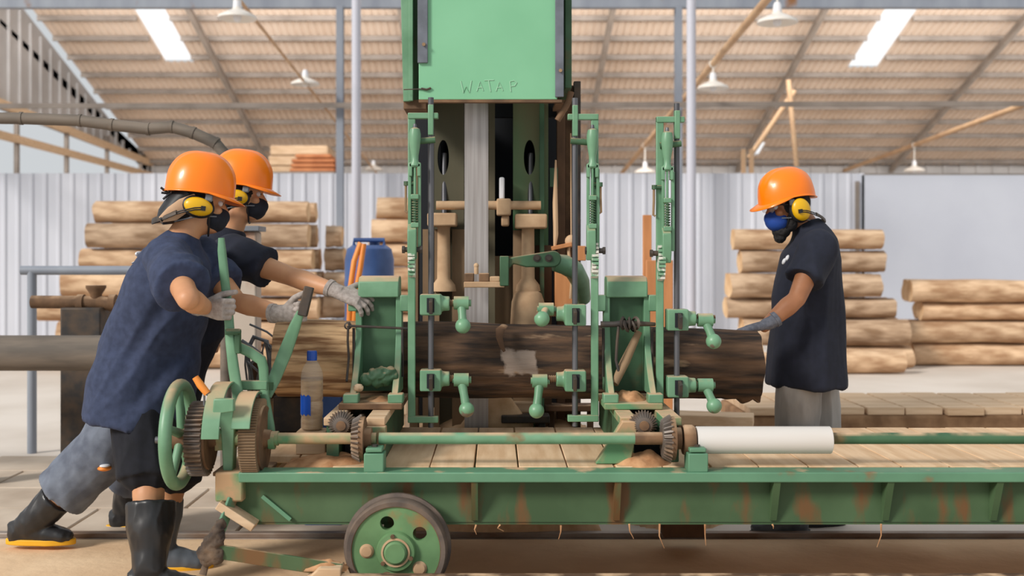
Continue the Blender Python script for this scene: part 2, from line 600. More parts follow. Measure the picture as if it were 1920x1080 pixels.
for dd in (16.1, 19, 21.5, 24, 26.5, 29):
    mb = MB(); mb.lim(XL + .04, XL + .12, dd, dd + .09, 0, 4.2)
    struct('wall_left_column', mb, PURL, 'thin dark upright in the open side of the hall', 'column')
# sheet metal fence in front of the far bay
mb = MB()
zt = 2.695
def fence(x0, x1, pitch, depth):
    m = MB()
    p = []
    x = x0
    while x < x1:
        p += [(x, 0), (x + pitch * .62, 0), (x + pitch * .72, -depth), (x + pitch * .9, -depth)]
        x += pitch
    k = len(p)
    v = [(q[0], 18.5 + q[1], z) for z in (0, zt) for q in p]
    f = [(i, i + 1, k + i + 1, k + i) for i in range(k - 1)]
    return m.add(v, f)
struct('wall_sheet_fence', fence(-9.2, 5.9, 0.225, 0.02), FENCE, 'pale blue corrugated sheet wall behind the log stacks', 'wall', smooth=False)
mb = MB(); mb.lim(5.98, XR, 18.48, 18.53, 0, zt - .03); mb.lim(9.5, 9.54, 18.46, 18.5, 0, zt - .03); mb.lim(13.0, 13.04, 18.46, 18.5, 0, zt - .03)
struct('wall_smooth_sheet', mb, FENCE2, 'smooth pale grey wall sheets behind the bearded worker', 'wall')
mb = MB(); mb.lim(5.93, 5.985, 18.44, 18.52, 0, 2.56)
struct('column', mb, PURL, 'narrow dark post where ribbed wall sheets meet smooth ones', 'column')
mb = MB(); mb.lim(-9.2, XR, 18.53, 18.6, zt - .1, zt)
struct('trim_1', mb, PURL, 'top rail of the sheet wall', 'rail')
# columns, top beam, tie
for x, t in ((-2.48, 'grey steel column beside the white pipe near the blue barrel'), (2.9, 'grey steel column beside the white pipe behind the log clamps')):
    mb = MB(); mb.lim(x - .055, x + .055, 17.75, 17.77, 0, 5.3); mb.lim(x - .055, x + .055, 17.88, 17.9, 0, 5.3); mb.lim(x - .008, x + .008, 17.76, 17.89, 0, 5.3)
    mb.lim(x - .03, x - .018, 17.76, 17.89, 0, 5.3)
    struct('column', mb, GREYST, t, 'column')
for px, t in ((668, 'round white pipe post above the blue barrel'), (1296, 'round white pipe post behind the log clamps')):
    c = W(px, 485, 15)
    mb = MB(); mb.tube([(c.x, 15, 0), (c.x, 15, 5.0)], .062, 20)
    struct('column', mb, WHITEPIPE, t, 'pipe post')
mb = MB(); mb.lim(-9.2, XR, 17.76, 17.9, 5.27, 5.44)
struct('beam', mb, GREYST, 'long grey beam across the hall on the grey columns', 'beam')
mb = MB(); mb.bar((-9.2, 17.6, 3.68), (XR, 17.6, 3.74), .06, .075)
struct('beam', mb, PURL, 'thin tie beam crossing the hall below the roof', 'beam')
for a, b, t in (((1490, 170, 20.5), (1404, 296, 20.5), 'slanting tan roof brace between two hanging tan posts'), ((1478, 150, 20.2), (1494, 312, 20.2), 'thin tan hanging post above the helmet of the bearded worker')):
    mb = MB(); mb.cyl(W(*a), W(*b), .045)
    struct('roof_beam', mb, TANP, t, 'brace')
for px in (1394, 1409):
    mb = MB(); a = W(px, 280, 19.6); mb.lim(a.x - .035, a.x + .035, 19.57, 19.63, 0, a.z)
    struct('column', mb, TANP, 'short tan post rising behind the sheet wall', 'post')
# conduits with lamps
for x, d0, d1, z0, z1, t in ((-2.98, 12.5, 28, 4.32, 3.42, 'thin tan conduit above the orange helmets carrying pendant lamps'), (3.14, 12.3, 28, 4.33, 3.42, 'tan conduit beside the white pipe post carrying pendant lamps'),
                             (9.3, 15, 31, 4.16, 3.6, 'tan conduit above the smooth wall sheets carrying one pendant lamp')):
    mb = MB(); mb.cyl((x, d0, z0), (x, d1, z1), .05 if x > 0 else .022, 12)
    tag(obj('roof_conduit', mb, TANP), t, 'conduit', kind='structure')
def conduit_z(x, d_):
    return {-2.98: lambda q: 4.32 - .9 * (q - 12.5) / 15.5, 3.14: lambda q: 4.33 - .91 * (q - 12.3) / 15.7, 9.3: lambda q: 4.16 - .56 * (q - 15) / 16}[x](d_)
def pendant(x, d_, py, label):
    z = CH - (py - CY) * d_ / F
    zt_ = conduit_z(x, d_)
    t = thing('pendant_lamp', (x, d_, z - .06), label, 'lamp', 'white dish lamps hanging under the roof')
    m = MB(); m.lathe([(0.0, .1), (.05, .1), (.06, .075), (.13, .045), (.215, .0), (.226, -.03), (.22, -.035), (.1, .03), (0.0, .06)], (x, d_, z))
    obj('lamp_shade', m, LAMPW, t)
    m = MB(); m.lathe([(0, .2), (.03, .2), (.045, .17), (.05, .1), (0, .1)], (x, d_, z))
    obj('lamp_cap', m, WHITEP, t)
    m = MB(); m.ball((x, d_, z - .01), (.05, .05, .06))
    obj('bulb', m, WHITEP, t)
    m = MB(); m.cyl((x, d_, z + .18), (x, d_, zt_), .012, 8); m.ball((x, d_, zt_), .06, n=10, m=6)
    obj('cord', m, LAMPW, t)
pendant(-2.98, 12.9, 30, 'largest white dish lamp, high above the orange helmets')
pendant(-2.98, 17.5, 155, 'white dish lamp hanging just beside the grey column above the fence')
pendant(-2.98, 27.2, 316, 'tiny far white lamp just above the sheet wall beside a white pipe post')
pendant(3.14, 12.5, 38, 'large white dish lamp high up beside the tan conduit')
pendant(3.14, 16.2, 162, 'white dish lamp hanging beside the white pipe post')
pendant(3.14, 23.6, 321, 'tiny far white lamp at the foot of the tan conduit')
pendant(9.3, 24.9, 318, 'small white lamp above the smooth pale wall sheets')
# things stored beyond the sheet wall
a, b = W(500, 322, 25), W(640, 322, 25)
mb = MB(); mb.lim(a.x, b.x, 24, 27, 3.05, 3.15); mb.lim(a.x, a.x + .15, 24, 24.15, 0, 3.05); mb.lim(b.x - .15, b.x, 24, 24.15, 0, 3.05); mb.lim(a.x, a.x + .15, 26.85, 27, 0, 3.05); mb.lim(b.x - .15, b.x, 26.85, 27, 0, 3.05)
struct('floor_loft', mb, PURL, 'storage loft standing behind the sheet wall', 'loft')
mb = MB()
p, q = W(545, 320, 24.4), W(630, 289, 24.4)
for i in range(4):
    z0 = 3.155 + i * (q.z - 3.155) / 4
    mb.lim(p.x + .06 * (i == 3) + .02 * i, q.x - .08 * (i == 3), 24.2, 25.0, z0, z0 + (q.z - 3.155) / 4 - .012)
tag(obj('sack_stack', mb, BRICKC, bevel=.05), 'orange brown stacked bundle on the loft above the sheet wall', 'bundle')
for i in range(3):
    p, q = W(505 + i * 3, 322, 25.6), W(628 - i * 5, 268, 25.6)
    z0 = 3.155 + i * .235
    mb = MB(); mb.lim(p.x, q.x, 25.3, 26.2, z0, z0 + .22)
    tag(obj('board_bundle', mb, TIMBER, bevel=.03), ('lowest', 'middle', 'topmost')[i] + ' of three pale board bundles piled on the loft', 'timber')

# ------------------------------------------------------------------ log stacks on the floor
LG = 'rough logs stacked along the sheet wall'
def log(name, x0, x1, d_, z, r, m, label, group, seed, rough=.045, tilt=0.0, yaw=0.0, taper=.94):
    mb = MB()
    nn, mm = 18, 12
    L = x1 - x0
    rings = []
    for j in range(mm + 1):
        t = j / mm
        for k in range(nn):
            th = 2 * math.pi * k / nn
            rr = r * (1 + (taper - 1) * t) * (1 + rough * 2 * noise.noise(V((t * 3 + seed * 3.1, math.cos(th) * 1.1, math.sin(th) * 1.1))))
            rings.append(V((-L / 2 + L * t + (.02 * noise.noise(V((seed, th, j))) if j in (0, mm) else 0), rr * math.cos(th), rr * math.sin(th))))
    rot = Matrix.Rotation(yaw, 3, 'Z') @ Matrix.Rotation(tilt, 3, 'Y')
    c = V(((x0 + x1) / 2, d_, z))
    vs = [c + rot @ p for p in rings]
    fs = [(j * nn + k, j * nn + (k + 1) % nn, (j + 1) * nn + (k + 1) % nn, (j + 1) * nn + k) for j in range(mm) for k in range(nn)]
    mb.add(vs, fs)
    b0, b1 = mm * nn, 0
    mb.f += [tuple(range(nn - 1, -1, -1)), tuple(range(mm * nn, mm * nn + nn))]
    mb.m += [1, 1]
    o = obj(name, mb, [m, LOGE], angle=60)
    return tag(o, label, 'log', group)
ORD = ['lowest', 'second', 'third', 'fourth', 'fifth', 'sixth', 'seventh', 'eighth']
def stack(where, rows, d0, group, m=LOGS, depth_rows=2):
    """rows: from the floor up, (px0, px1, diameter)"""
    z = 0.0
    for i, (px0, px1, dia) in enumerate(rows):
        r = dia / 2
        for j in range(depth_rows):
            dd = d0 + j * .34 + (.0 if i % 2 else .06)
            if j and i < len(rows) - 2:
                continue
            a, b = W(px0 + 12 * j, 0, d0), W(px1 + 5 * j, 0, d0)
            lab = '%s log up in %s' % (ORD[i], where) if i else 'lowest log of ' + where
            if i == len(rows) - 1:
                lab = 'topmost log of ' + where
            if j:
                lab = ('topmost' if i == len(rows) - 1 else ORD[i]) + ' rear log in ' + where
            log('log', a.x, b.x, dd, z + r + .005, r, R.choice((m, m, LOGSD)), lab, group, R.random() * 50, yaw=R.uniform(-.03, .03), tilt=0)
        if i < len(rows) - 2 and depth_rows > 1:
            a, b = W(px0 + 10, 0, d0), W(px1 + 5, 0, d0)
            log('log', a.x, b.x, d0 + .40, z + r + .005, r, m, ORD[i] + ' rear log in ' + where, group, R.random() * 50)
        z += dia * 1.01
stack('the tall stack behind the two stooping workers', [(60, 560, .28), (110, 588, .27), (70, 596, .28), (120, 592, .30), (150, 586, .26), (166, 580, .29), (176, 578, .26)], 13.0, 'logs of the tall stack behind two workers')
stack('the short stack beside the tall one', [(610, 656, .28), (612, 652, .28), (608, 648, .30), (611, 655, .26), (609, 646, .28), (612, 642, .26)], 13.3, 'logs of the short narrow stack', m=LOGSD, depth_rows=1)
stack('the stack behind the blue barrel and band saw', [(690, 990, .29), (700, 1000, .3), (686, 980, .3), (696, 1004, .28), (690, 985, .3), (698, 990, .28), (706, 975, .27)], 13.8, 'logs of the stack behind the band saw')
stack('the stack behind the bearded worker', [(1450, 1712, .27), (1392, 1700, .31), (1362, 1680, .24), (1366, 1650, .28), (1388, 1660, .27), (1374, 1652, .24)], 13.0, 'logs of the stack behind the bearded worker')
stack('the low stack beside the smooth wall sheets', [(1712, 2010, .27), (1700, 1980, .26), (1730, 2020, .22), (1704, 1990, .27)], 13.4, 'logs of the low stack by the smooth wall sheets')
for i, (px0, px1, dd, r) in enumerate(((1380, 1520, 12.5, .12), (1330, 1376, 12.95, .13))):
    a, b = W(px0, 0, dd), W(px1, 0, dd)
    log('log', a.x, b.x, dd, r + .004, r, LOGS, ('thin short log lying before the stack behind the bearded worker', 'stubby log end poking out beside the bearded worker')[i], 'loose logs before the stack', 9 + i)
a, b = W(1565, 0, 12.55), W(1690, 0, 12.55)
log('log', a.x, b.x, 12.5, .135, .13, LOGS, 'loose log lying on the floor before the stack behind the bearded worker', 'loose logs before the stack', 31)
ORD17 = 'first second third fourth fifth sixth seventh eighth ninth tenth eleventh twelfth thirteenth fourteenth fifteenth sixteenth seventeenth eighteenth'.split()
# loading platform behind the bearded worker
a = W(1398, 0, 7.4)
mb = MB(); mb.lim(a.x, 6.0, 7.4, 8.25, 0, .25)
tag(obj('platform', mb, KERB, bevel=.02), 'rough brown earth platform behind the bearded worker', 'platform', kind='structure')
x = a.x + .02
i = 0
while x < 5.9:
    mb = MB(); mb.box((x + .13, 7.82, .275), (.245, .84 + R.uniform(-.04, .04), .05), Matrix.Rotation(R.uniform(-.01, .01), 3, 'Z'))
    tag(obj('platform_board', mb, TIMBER, bevel=.006), (ORD17[i] + ' pale board on the brown platform, counted from its end by the sawn log'), 'board', 'boards lying on the brown platform')
    x += .26
    i += 1
mb = MB(); b = W(1165, 0, 6.9); mb.lim(b.x, a.x - .05, 7.05, 7.3, 0, .28)
tag(obj('timber_beam', mb, WOODDK, bevel=.01), 'brown squared timber lying beside the earth platform', 'timber')
mb = MB(); b = W(1270, 0, 6.4); mb.box((b.x + .1, 6.5, .36), (.7, .2, .06), Matrix.Rotation(-.25, 3, 'Z')); 
mb.lim(b.x - .2, b.x - .1, 6.4, 6.6, 0, .335); mb.lim(b.x + .28, b.x + .38, 6.35, 6.5, 0, .335)
tag(obj('plank_trestle', mb, TIMBER, bevel=.006), 'weathered plank on low supports behind the log clamps', 'plank')
# boards standing on end near the rear wall
for px0, px1, py, dd, t in ((1206, 1222, 403, 8.2, 'narrow orange board standing on end behind the clamp rods'), (1212, 1262, 488, 8.0, 'wide orange board standing on end beside the white pipe post')):
    a, b = W(px0, py, dd), W(px1, py, dd)
    mb = MB(); mb.lim(a.x, b.x, dd, dd + .04, 0, a.z)
    tag(obj('board', mb, WOODOR, bevel=.004), t, 'board')
# barrel on a crate, with an orange strap loop
c = W(692, 0, 7.5)
mb = MB(); mb.lim(c.x - .26, c.x + .26, 7.28, 7.8, 0, .66)
for z_ in (.12, .34, .56):
    mb.lim(c.x - .275, c.x + .275, 7.262, 7.28, z_ - .07, z_ + .07)
tag(obj('wooden_crate', mb, TIMBER, bevel=.006), 'wooden crate under the blue barrel', 'crate')
t = thing('blue_barrel', (c.x, 7.52, .66), 'blue plastic barrel standing on the wooden crate', 'barrel')
r = .165
mb = MB(); mb.lathe([(0, 0), (r * .9, 0), (r, .03), (r, .2), (r * 1.03, .22), (r, .24), (r, .44), (r * 1.03, .46), (r, .48), (r, .62), (r * .9, .69), (r * .7, .715), (0, .715)], (c.x, 7.52, .66))
obj('body', mb, BARREL, t)
mb = MB(); mb.tube([(c.x - .1, 7.5, 1.36), (c.x - .1, 7.5, 1.41), (c.x + .1, 7.5, 1.41), (c.x + .1, 7.5, 1.36)], .015, 10); mb.cyl((c.x + .03, 7.56, 1.37), (c.x + .03, 7.56, 1.41), .035)
obj('handle', mb, BARREL, t)
mb = MB()
q = [W(655, 600, 7.2), W(657, 540, 7.2), W(664, 490, 7.22), W(676, 456, 7.25), W(682, 458, 7.25), W(676, 500, 7.22), W(668, 545, 7.2), W(664, 600, 7.2)]
mb.tube([V((q[0].x, 7.2, .0))] + q + [V((q[-1].x, 7.2, .0))], .018, 12)
tag(obj('orange_hose', mb, ORPL), 'orange hose bent in a tall loop before the blue barrel', 'hose')
# peeling steel post behind the middle worker
c = W(458, 0, 6.4)
t = thing('steel_post', (c.x, 6.4, 0), 'square steel post with peeling paint behind the worker leaning on the head block', 'post')
mb = MB(); mb.lim(c.x - .085, c.x + .085, 6.33, 6.47, 0, 1.44)
obj('shaft', mb, POSTR, t, bevel=.012)
mb = MB(); mb.lim(c.x - .105, c.x + .105, 6.3, 6.5, 1.44, 1.47)
obj('top_plate', mb, GREYP, t, bevel=.004)
mb = MB(); mb.lim(c.x - .12, c.x + .12, 6.28, 6.52, 0, .02)
obj('base_plate', mb, RUSTY, t)
# pipes and tank at the left edge, hose over the workers
a = W(215, 662, 6.3)
t = thing('pipe_run', (-3.0, 6.3, 0), 'thick grey horizontal pipe on saddles behind the stooping worker', 'pipe')
mb = MB(); mb.cyl((-6, 6.3, a.z), (a.x + .25, 6.3, a.z), .1)
obj('pipe', mb, BAMB, t)
for x in (-4.6, -2.9):
    mb = MB(); mb.lim(x - .05, x + .05, 6.22, 6.38, 0, a.z - .09)
    obj('saddle', mb, STEELD, t)
t = thing('valve_tank', (-2.85, 6.9, 0), 'rusty tank with a valve pipe behind the stooping worker', 'tank')
p, q = W(130, 575, 6.9), W(204, 575, 6.9)
mb = MB(); mb.lim(p.x, q.x, 6.75, 7.05, 0, p.z)
obj('tank_body', mb, STEELD, t, bevel=.01)
mb = MB(); mb.tube([W(60, 566, 6.85), W(190, 567, 6.85), W(212, 572, 6.85), W(236, 578, 6.85), W(256, 600, 6.85)], .04, 14)
for px in (152, 212): mb.cyl(W(px - 6, 568, 6.85), W(px + 6, 568, 6.85), .052)
obj('valve_pipe', mb, RUSTY, t)
mb = MB(); u = W(180, 558, 6.85); mb.lathe([(0, -.03), (.03, -.03), (.035, .02), (.06, .06), (.06, .075), (0, .075)], u)
obj('filler_cap', mb, RUSTY, t)
mb = MB(); mb.cyl(W(40, 507, 7.4), W(300, 507, 7.4), .03); mb.cyl(W(60, 507, 7.4), V((W(60, 0, 7.4).x, 7.4, 0)), .03)
mb.cyl(W(300, 507, 7.4), V((W(300, 0, 7.4).x, 7.4, 0)), .03)
tag(obj('guard_rail', mb, GREYST), 'thin grey guard rail before the tall log stack', 'rail')
pts = [(-560, 480), (-540, 300), (-420, 218), (40, 222), (150, 226), (210, 234), (278, 242), (322, 238), (362, 249), (404, 268), (424, 292), (428, 330), (424, 400)]
mb = MB(); dd = 5.9
pp = [W(x_, y_, dd) for x_, y_ in pts]
pp = [V((pp[0].x, dd, 0))] + pp + [V((pp[-1].x, dd, .9)), V((pp[-1].x, dd, .0))]
mb.tube(pp, .031, 14)
for i in range(4, 12):
    tdir = (pp[i + 1] - pp[i - 1]).normalized()
    mb.cyl(pp[i] - tdir * .008, pp[i] + tdir * .008, .0345, 14)
tag(obj('dust_hose', mb, BAMB), 'jointed grey brown hose arching behind the two orange helmets', 'hose')

# ------------------------------------------------------------------ rails, carriage
for y_, t in ((5.12, 'worn steel rail beyond the carriage, before the paving slabs'), (4.0, 'steel rail under the spoked carriage wheel')):
    mb = MB(); mb.lim(-3.6, 5, y_ - .03, y_ + .03, .0, .014); mb.lim(-3.6, 5, y_ - .024, y_ + .024, .012, .036 if y_ > 4.5 else .064)
    tag(obj('rail', mb, RAILM, bevel=.004), t, 'rail', 'carriage rails')
a = W(640, 1070, 3.83)
mb = MB(); mb.lim(a.x, 3.2, 3.79, 3.85, 0, .205)
tag(obj('guard_board', mb, WOODDK, bevel=.005), 'dusty brown board on edge along the front of the track', 'board')
car = thing('log_carriage', (.6, 4.6, .06), 'long green log carriage with plank deck and disc wheels on rails', 'carriage')
XB0, XB1 = -.925, 3.0
mb = MB(); mb.lim(XB0, XB1, 4.02, 4.125, .481, .517)
obj('top_flange', mb, GF, car, bevel=.004)
mb = MB()
w0, w1 = W(412, 934, 4.10), W(478, 977, 4.10)
mb.prism([(w0.x, 4.095, .482), (w0.x, 4.095, w0.z), (w1.x, 4.095, .322), (XB1, 4.095, .322), (XB1, 4.095, .482)], (0, .02, 0))
mb.lim(w1.x, XB1, 4.10, 4.17, .312, .324)
obj('beam_web', mb, GB, car, smooth=False)
for px, pb in ((892, 888), (1162, 1152), (1466, 1440), (1684, 1645), (1890, 1846)):
    a = W(px, 0, 4.02)
    x = (W(px, 0, 4.03).x + W(pb, 0, 4.095).x) / 2
    mb = MB(); mb.prism([(x - .012, 4.025, .482), (x - .012, 4.094, .482), (x - .012, 4.094, .33), (x - .012, 4.085, .33)], (.024, 0, 0))
    obj('stiffener', mb, GB, car)
mb = MB(); a, b = W(409, 890, 4.1), W(450, 936, 4.1)
mb.lim(a.x, XB0 + .01, 4.05, 5.0, b.z, .512)
obj('end_beam', mb, GD, car, bevel=.008)
mb = MB(); mb.bar((w0.x + .01, 4.08, w0.z - .01), (w1.x + .01, 4.08, w1.z - .008), .12, .03)
obj('end_brace', mb, TIMBER, car, bevel=.003)
mb = MB(); mb.bar(W(492, 930, 4.085), W(545, 974, 4.085), .012, .014, up=(1, 0, 0))
obj('end_strut', mb, GF, car)
mb = MB(); mb.lim(-.93, XB1, 5.0, 5.06, .32, .5)
obj('rear_beam', mb, GB, car, bevel=.005)
for x in (-.66, -.3, .4, .72, 1.5, 2.3):
    mb = MB(); mb.lim(x - .03, x + .03, 4.12, 5.0, .40, .485)
    obj('cross_member', mb, GB, car)
x = -.93
i = 0
while x < 2.95:
    wd = R.uniform(.155, .185)
    y0 = 4.34 if x < -.66 else 4.13
    mb = MB(); mb.box((x + wd / 2, (y0 + 5.075) / 2, .506), (wd - .006, 5.075 - y0 + R.uniform(-.02, .02), .028), Matrix.Rotation(R.uniform(-.004, .004), 3, 'Z'))
    obj('deck_plank', mb, DECK, car, bevel=.003)
    x += wd
# wheels
def wheel(cx, y0, sgn):
    zc, r = .2465, .1815
    c = V((cx, y0, zc))
    ax = V((0, sgn, 0))
    e = MB(); e.lathe([(r - .022, 0), (r - .006, -.002), (r, .006), (r, .06), (r + .012, .064), (r + .012, .078), (r - .02, .078), (r - .022, 0)], c, ax, 56)
    tyre = obj('wheel', e, RUBB, car)
    d_ = MB(); d_.cyl(c + ax * .008, c + ax * .04, r - .021, 56)
    disc = obj('disc', d_, FRAMEG2, tyre)
    k = MB()
    for j in range(5):
        if j in (0, 3): continue
        an = math.radians(180 - 72 * j)
        p = c + V((math.cos(an) * .104, 0, math.sin(an) * .104))
        k.cyl(p - ax * .02, p + ax * .07, .025, 24)
    cut(disc, k)
    for j in (0, 3):
        an = math.radians(180 - 72 * j)
        p = c + V((math.cos(an) * .104, 0, math.sin(an) * .104))
        m_ = MB(); m_.lathe([(0, -.004), (.018, -.002), (.0255, .006), (.026, .012), (0, .012)], p, ax, 24)
        obj('hole_plug', m_, DUSTY, tyre)
    h = MB(); h.lathe([(0, -.03), (.034, -.03), (.04, -.024), (.04, -.016), (.046, -.014), (.066, -.012), (.07, -.004), (.07, .012), (0, .012)], c, ax, 40)
    obj('hub', h, FRAMEG2, tyre)
    h = MB(); h.lathe([(.044, -.018), (.051, -.018), (.051, -.012), (.044, -.012), (.044, -.018)], c, ax, 40)
    obj('hub_ring', h, DUSTY, tyre)
    for j in range(3):
        an = math.radians(100 + 120 * j)
        p = c + V((math.cos(an) * .058, 0, math.sin(an) * .058))
        m_ = MB(); m_.cyl(p - ax * .022, p + ax * .0, .008, 6)
        obj('bolt', m_, RUSTY, tyre)
    m_ = MB(); m_.lathe([(r - .0245, .002), (r - .019, .002), (r - .019, .012), (r - .0245, .012), (r - .0245, .002)], c, ax, 56)
    obj('rust_ring', m_, RUSTY, tyre)
FRAMEG2 = mat('wheel_green', (104, 142, 96), (86, 120, 78), 8, rough=.6, rust=.16, rust_c=(150, 104, 62))
wheel(-.355, 3.97, 1)
wheel(2.55, 3.97, 1)
mb = MB()
for x in (-.355, 2.55):
    mb.cyl((x, 4.03, .2465), (x, 5.0, .2465), .03)
obj('axle', mb, STEELD, car)
mb = MB(); mb.lim(-.41, -.3, 4.1, 4.2, .2, .33); mb.lim(2.5, 2.6, 4.1, 4.2, .2, .33)
obj('axle_box', mb, GB, car)
mb = MB(); a = W(1043, 990, 4.5); mb.lim(a.x - .015, a.x + .015, 4.45, 4.5, .23, .4)
obj('hanging_lug', mb, RUSTY, car, bevel=.004)
m_ = MB(); q, q1 = W(1241, 984, 4.95), W(1318, 1003, 4.95); m_.lim(q.x, q1.x, 4.9, 4.99, q1.z, .33)
obj('under_block', m_, WOODDK, car, bevel=.006)
m_ = MB()
for x_, y_, l_ in ((1180, 982, 28), (1237, 982, 46), (1322, 983, 40), (1652, 982, 44), (1052, 985, 26), (938, 984, 12), (893, 984, 18), (1448, 983, 8)):
    p = [W(x_, y_, 4.09), W(x_ + R.uniform(-5, 5), y_ + l_ * .5, 4.085), W(x_ + R.uniform(-8, 10), y_ + l_, 4.09)]
    m_.tube(p, [.004, .0022, .0012], 6)
obj('wood_fibres', m_, SANDR, car)['kind'] = 'stuff'
# rail scraper strap with rag
mb = MB(); mb.bar(W(410, 1034, 3.95), W(640, 1070, 3.95), .012, .05)
obj('scraper_strap', mb, GB, car, bevel=.002)
mb = MB(); mb.bar(W(436, 935, 4.06), W(398, 1034, 3.98), .012, .042)
obj('scraper_arm', mb, GF, car, bevel=.002)
mb = MB(); p = W(610, 1080, 3.93); mb.prism([p + V((-.07, -.03, -.12)), p + V((-.07, -.03, -.01)), p + V((-.02, -.03, .035)), p + V((.06, -.03, .035)), p + V((.06, -.03, -.12))], (0, .09, 0))
obj('scraper_block', mb, TIMBER, car, bevel=.006)
mb = MB(); tag(obj('sawdust_heap', mound(W(612, 1063, 3.94) + V((0, .02, -.004)), .075, .05, .03, 3, 14), SANDR), 'small heap of reddish sawdust on the scraper block by the wheel', 'sawdust', kind='stuff')
def wad(c, pts, r, seed):
    m_ = MB()
    rr = random.Random(seed)
    for (x_, y_), k in zip(pts, r):
        p = W(x_, y_, c)
        m_.ball(p, (k * .9, k * .7, k * 1.1), n=10, m=8)
    return fuse(m_, .006, 1, (.006, 40, (1, 1, 1)))
mb = wad(3.95, [(414, 985), (408, 1000), (402, 1016), (396, 1030), (388, 1044), (382, 1036), (406, 1040), (390, 1024), (412, 1012)], [.02, .026, .03, .034, .03, .026, .03, .03, .02], 4)
p = [W(392, 1050, 3.95), W(385, 1062, 3.95), W(380, 1078, 3.94)]
mb.loft(p, [(.012, .008), (.012, .006), (.014, .003)], X, 8)
tag(obj('oily_rag', mb, RAG, angle=80), 'oily rag tied round the scraper arm at the carriage corner', 'rag')
# slides for the head blocks
def slide(cx):
    out = []
    for s_, wd in ((-1, .062), (1, .07)):
        x = cx + s_ * (.115 - wd / 2)
        m_ = MB(); m_.lim(x - wd / 2, x + wd / 2, 4.19, 5.2, .66, .69)
        o = obj('slide_rail', m_, TIMBER if cx < 0 else GD, car, bevel=.003)
        m_ = MB(); m_.lim(x - wd / 2 + .008, x + wd / 2 - .008, 4.21, 5.15, .522, .66)
        obj('slide_web', m_, G2, car)
    m_ = MB(); m_.lim(cx - .05, cx + .05, 4.3, 5.1, .522, .6)
    obj('slide_bed', m_, DARK, car)
    m_ = MB(); m_.cyl((cx, 4.24, .655), (cx, 5.1, .655), .017)
    obj('feed_screw', m_, STEELD, car)
slide(-.53)
slide(.58)
# pillow blocks on the flange
for px, cx in ((703, -.44), (1300, .728)):
    m_ = MB(); m_.lim(cx - .036, cx + .036, 4.03, 4.12, .515, .583)
    o = obj('bearing_block', m_, GF, car, bevel=.004)
    m_ = MB(); m_.lim(cx - .03, cx + .03, 4.035, 4.115, .586, .602); obj('bearing_cap', m_, GF, o, bevel=.004)
    m_ = MB(); m_.cyl((cx, 4.07, .6), (cx, 4.07, .61), .012, 6); obj('bolt', m_, STEELD, o)
m_ = MB(); m_.prism([(-.485, 4.16, .52), (-.485, 4.16, .66), (-.41, 4.16, .66), (-.41, 4.16, .6), (-.43, 4.16, .52)], (0, .05, 0))
obj('shaft_bracket', m_, GD, car, bevel=.004)
m_ = MB(); m_.prism([(.37, 4.16, .522), (.47, 4.16, .68), (.53, 4.16, .68), (.5, 4.16, .522)], (0, .05, 0))
obj('shaft_bracket', m_, GD, car, bevel=.004)
# cross shaft with bevel gears and plastic sleeve
YS, ZS = 4.12, .624
sh = thing('set_shaft', (.6, YS, ZS - .09), 'long green shaft with ribbed cone gears running above the deck front edge', 'shaft')
m_ = MB(); m_.cyl((-.86, YS, ZS), (-.44, YS, ZS), .021); m_.cyl((-.86, YS, ZS), (-.8, YS, ZS), .027)
obj('shaft_end', m_, GD, sh)
m_ = MB(); m_.cyl((-.43, YS, ZS), (.53, YS, ZS), .0215, 28)
obj('shaft_tube', m_, G1, sh)
m_ = MB(); m_.cyl((.51, YS, ZS), (.62, YS, ZS), .023, 28)
obj('shaft_collar', m_, RUSTY, sh)
m_ = MB(); m_.cyl((1.1, YS, ZS), (3.2, YS, ZS), .021, 28)
obj('shaft_tube', m_, G2, sh)
a, b = W(1305, 825, YS), W(1557, 825, YS)
m_ = MB(); m_.lathe([(.046, 0), (.05, .002), (.05, b.x - a.x - .002), (.046, b.x - a.x), (.02, b.x - a.x), (.02, 0), (.046, 0)], (a.x, YS, a.z), X, 40)
o = obj('pipe_sleeve', m_, PVC, sh); o['label'] = 'white plastic pipe sleeve around the shaft'
m_ = MB(); m_.lathe([(.02, 0), (.052, .0), (.056, .01), (.056, .035), (.05, .045), (.02, .045), (.02, 0)], (a.x - .05, YS, a.z), X, 32)
obj('bearing_ring', m_, RUSTY, sh)
def bevel_pair(cx, sx):
    m_ = MB(); m_.gear((cx, YS, ZS), (sx, 0, 0), .072, .088, 26, .03, .8)
    o = obj('bevel_gear', m_, GEAR, sh, smooth=False)
    m_ = MB(); m_.cyl((cx - sx * .012, YS, ZS), (cx - sx * .03, YS, ZS), .08, 36); m_.cyl((cx - sx * .02, YS, ZS), (cx - sx * .055, YS, ZS), .04, 28)
    obj('gear_hub', m_, RUSTY, o)
bevel_pair(-.512, -1)
bevel_pair(.625, -1)
for cx in (-.575, .55):
    t = thing('bevel_pinion', (cx, 4.19, .625), 'small oily cone gear on the end of the feed screw %s' % ('by the water bottle' if cx < 0 else 'by the white pipe sleeve'), 'gear')
    m_ = MB(); m_.gear((cx, 4.172, .665), (0, -1, 0), .048, .055, 28, .034, .6)
    obj('gear_wheel', m_, GEAR, t, smooth=False)
    m_ = MB(); m_.cyl((cx, 4.15, .665), (cx, 4.2, .665), .018)
    obj('hub', m_, RUSTY, t)
tag(obj('sawdust_heap', mound((-.62, 4.24, .515), .17, .12, .05, 1.3), SANDR), 'brown sawdust heap under the cone gear by the water bottle', 'sawdust', kind='stuff')
tag(obj('sawdust_heap', mound((.545, 4.2, .517), .12, .09, .06, 5.7), SANDR), 'reddish sawdust heap under the cone gear by the white pipe sleeve', 'sawdust', kind='stuff')

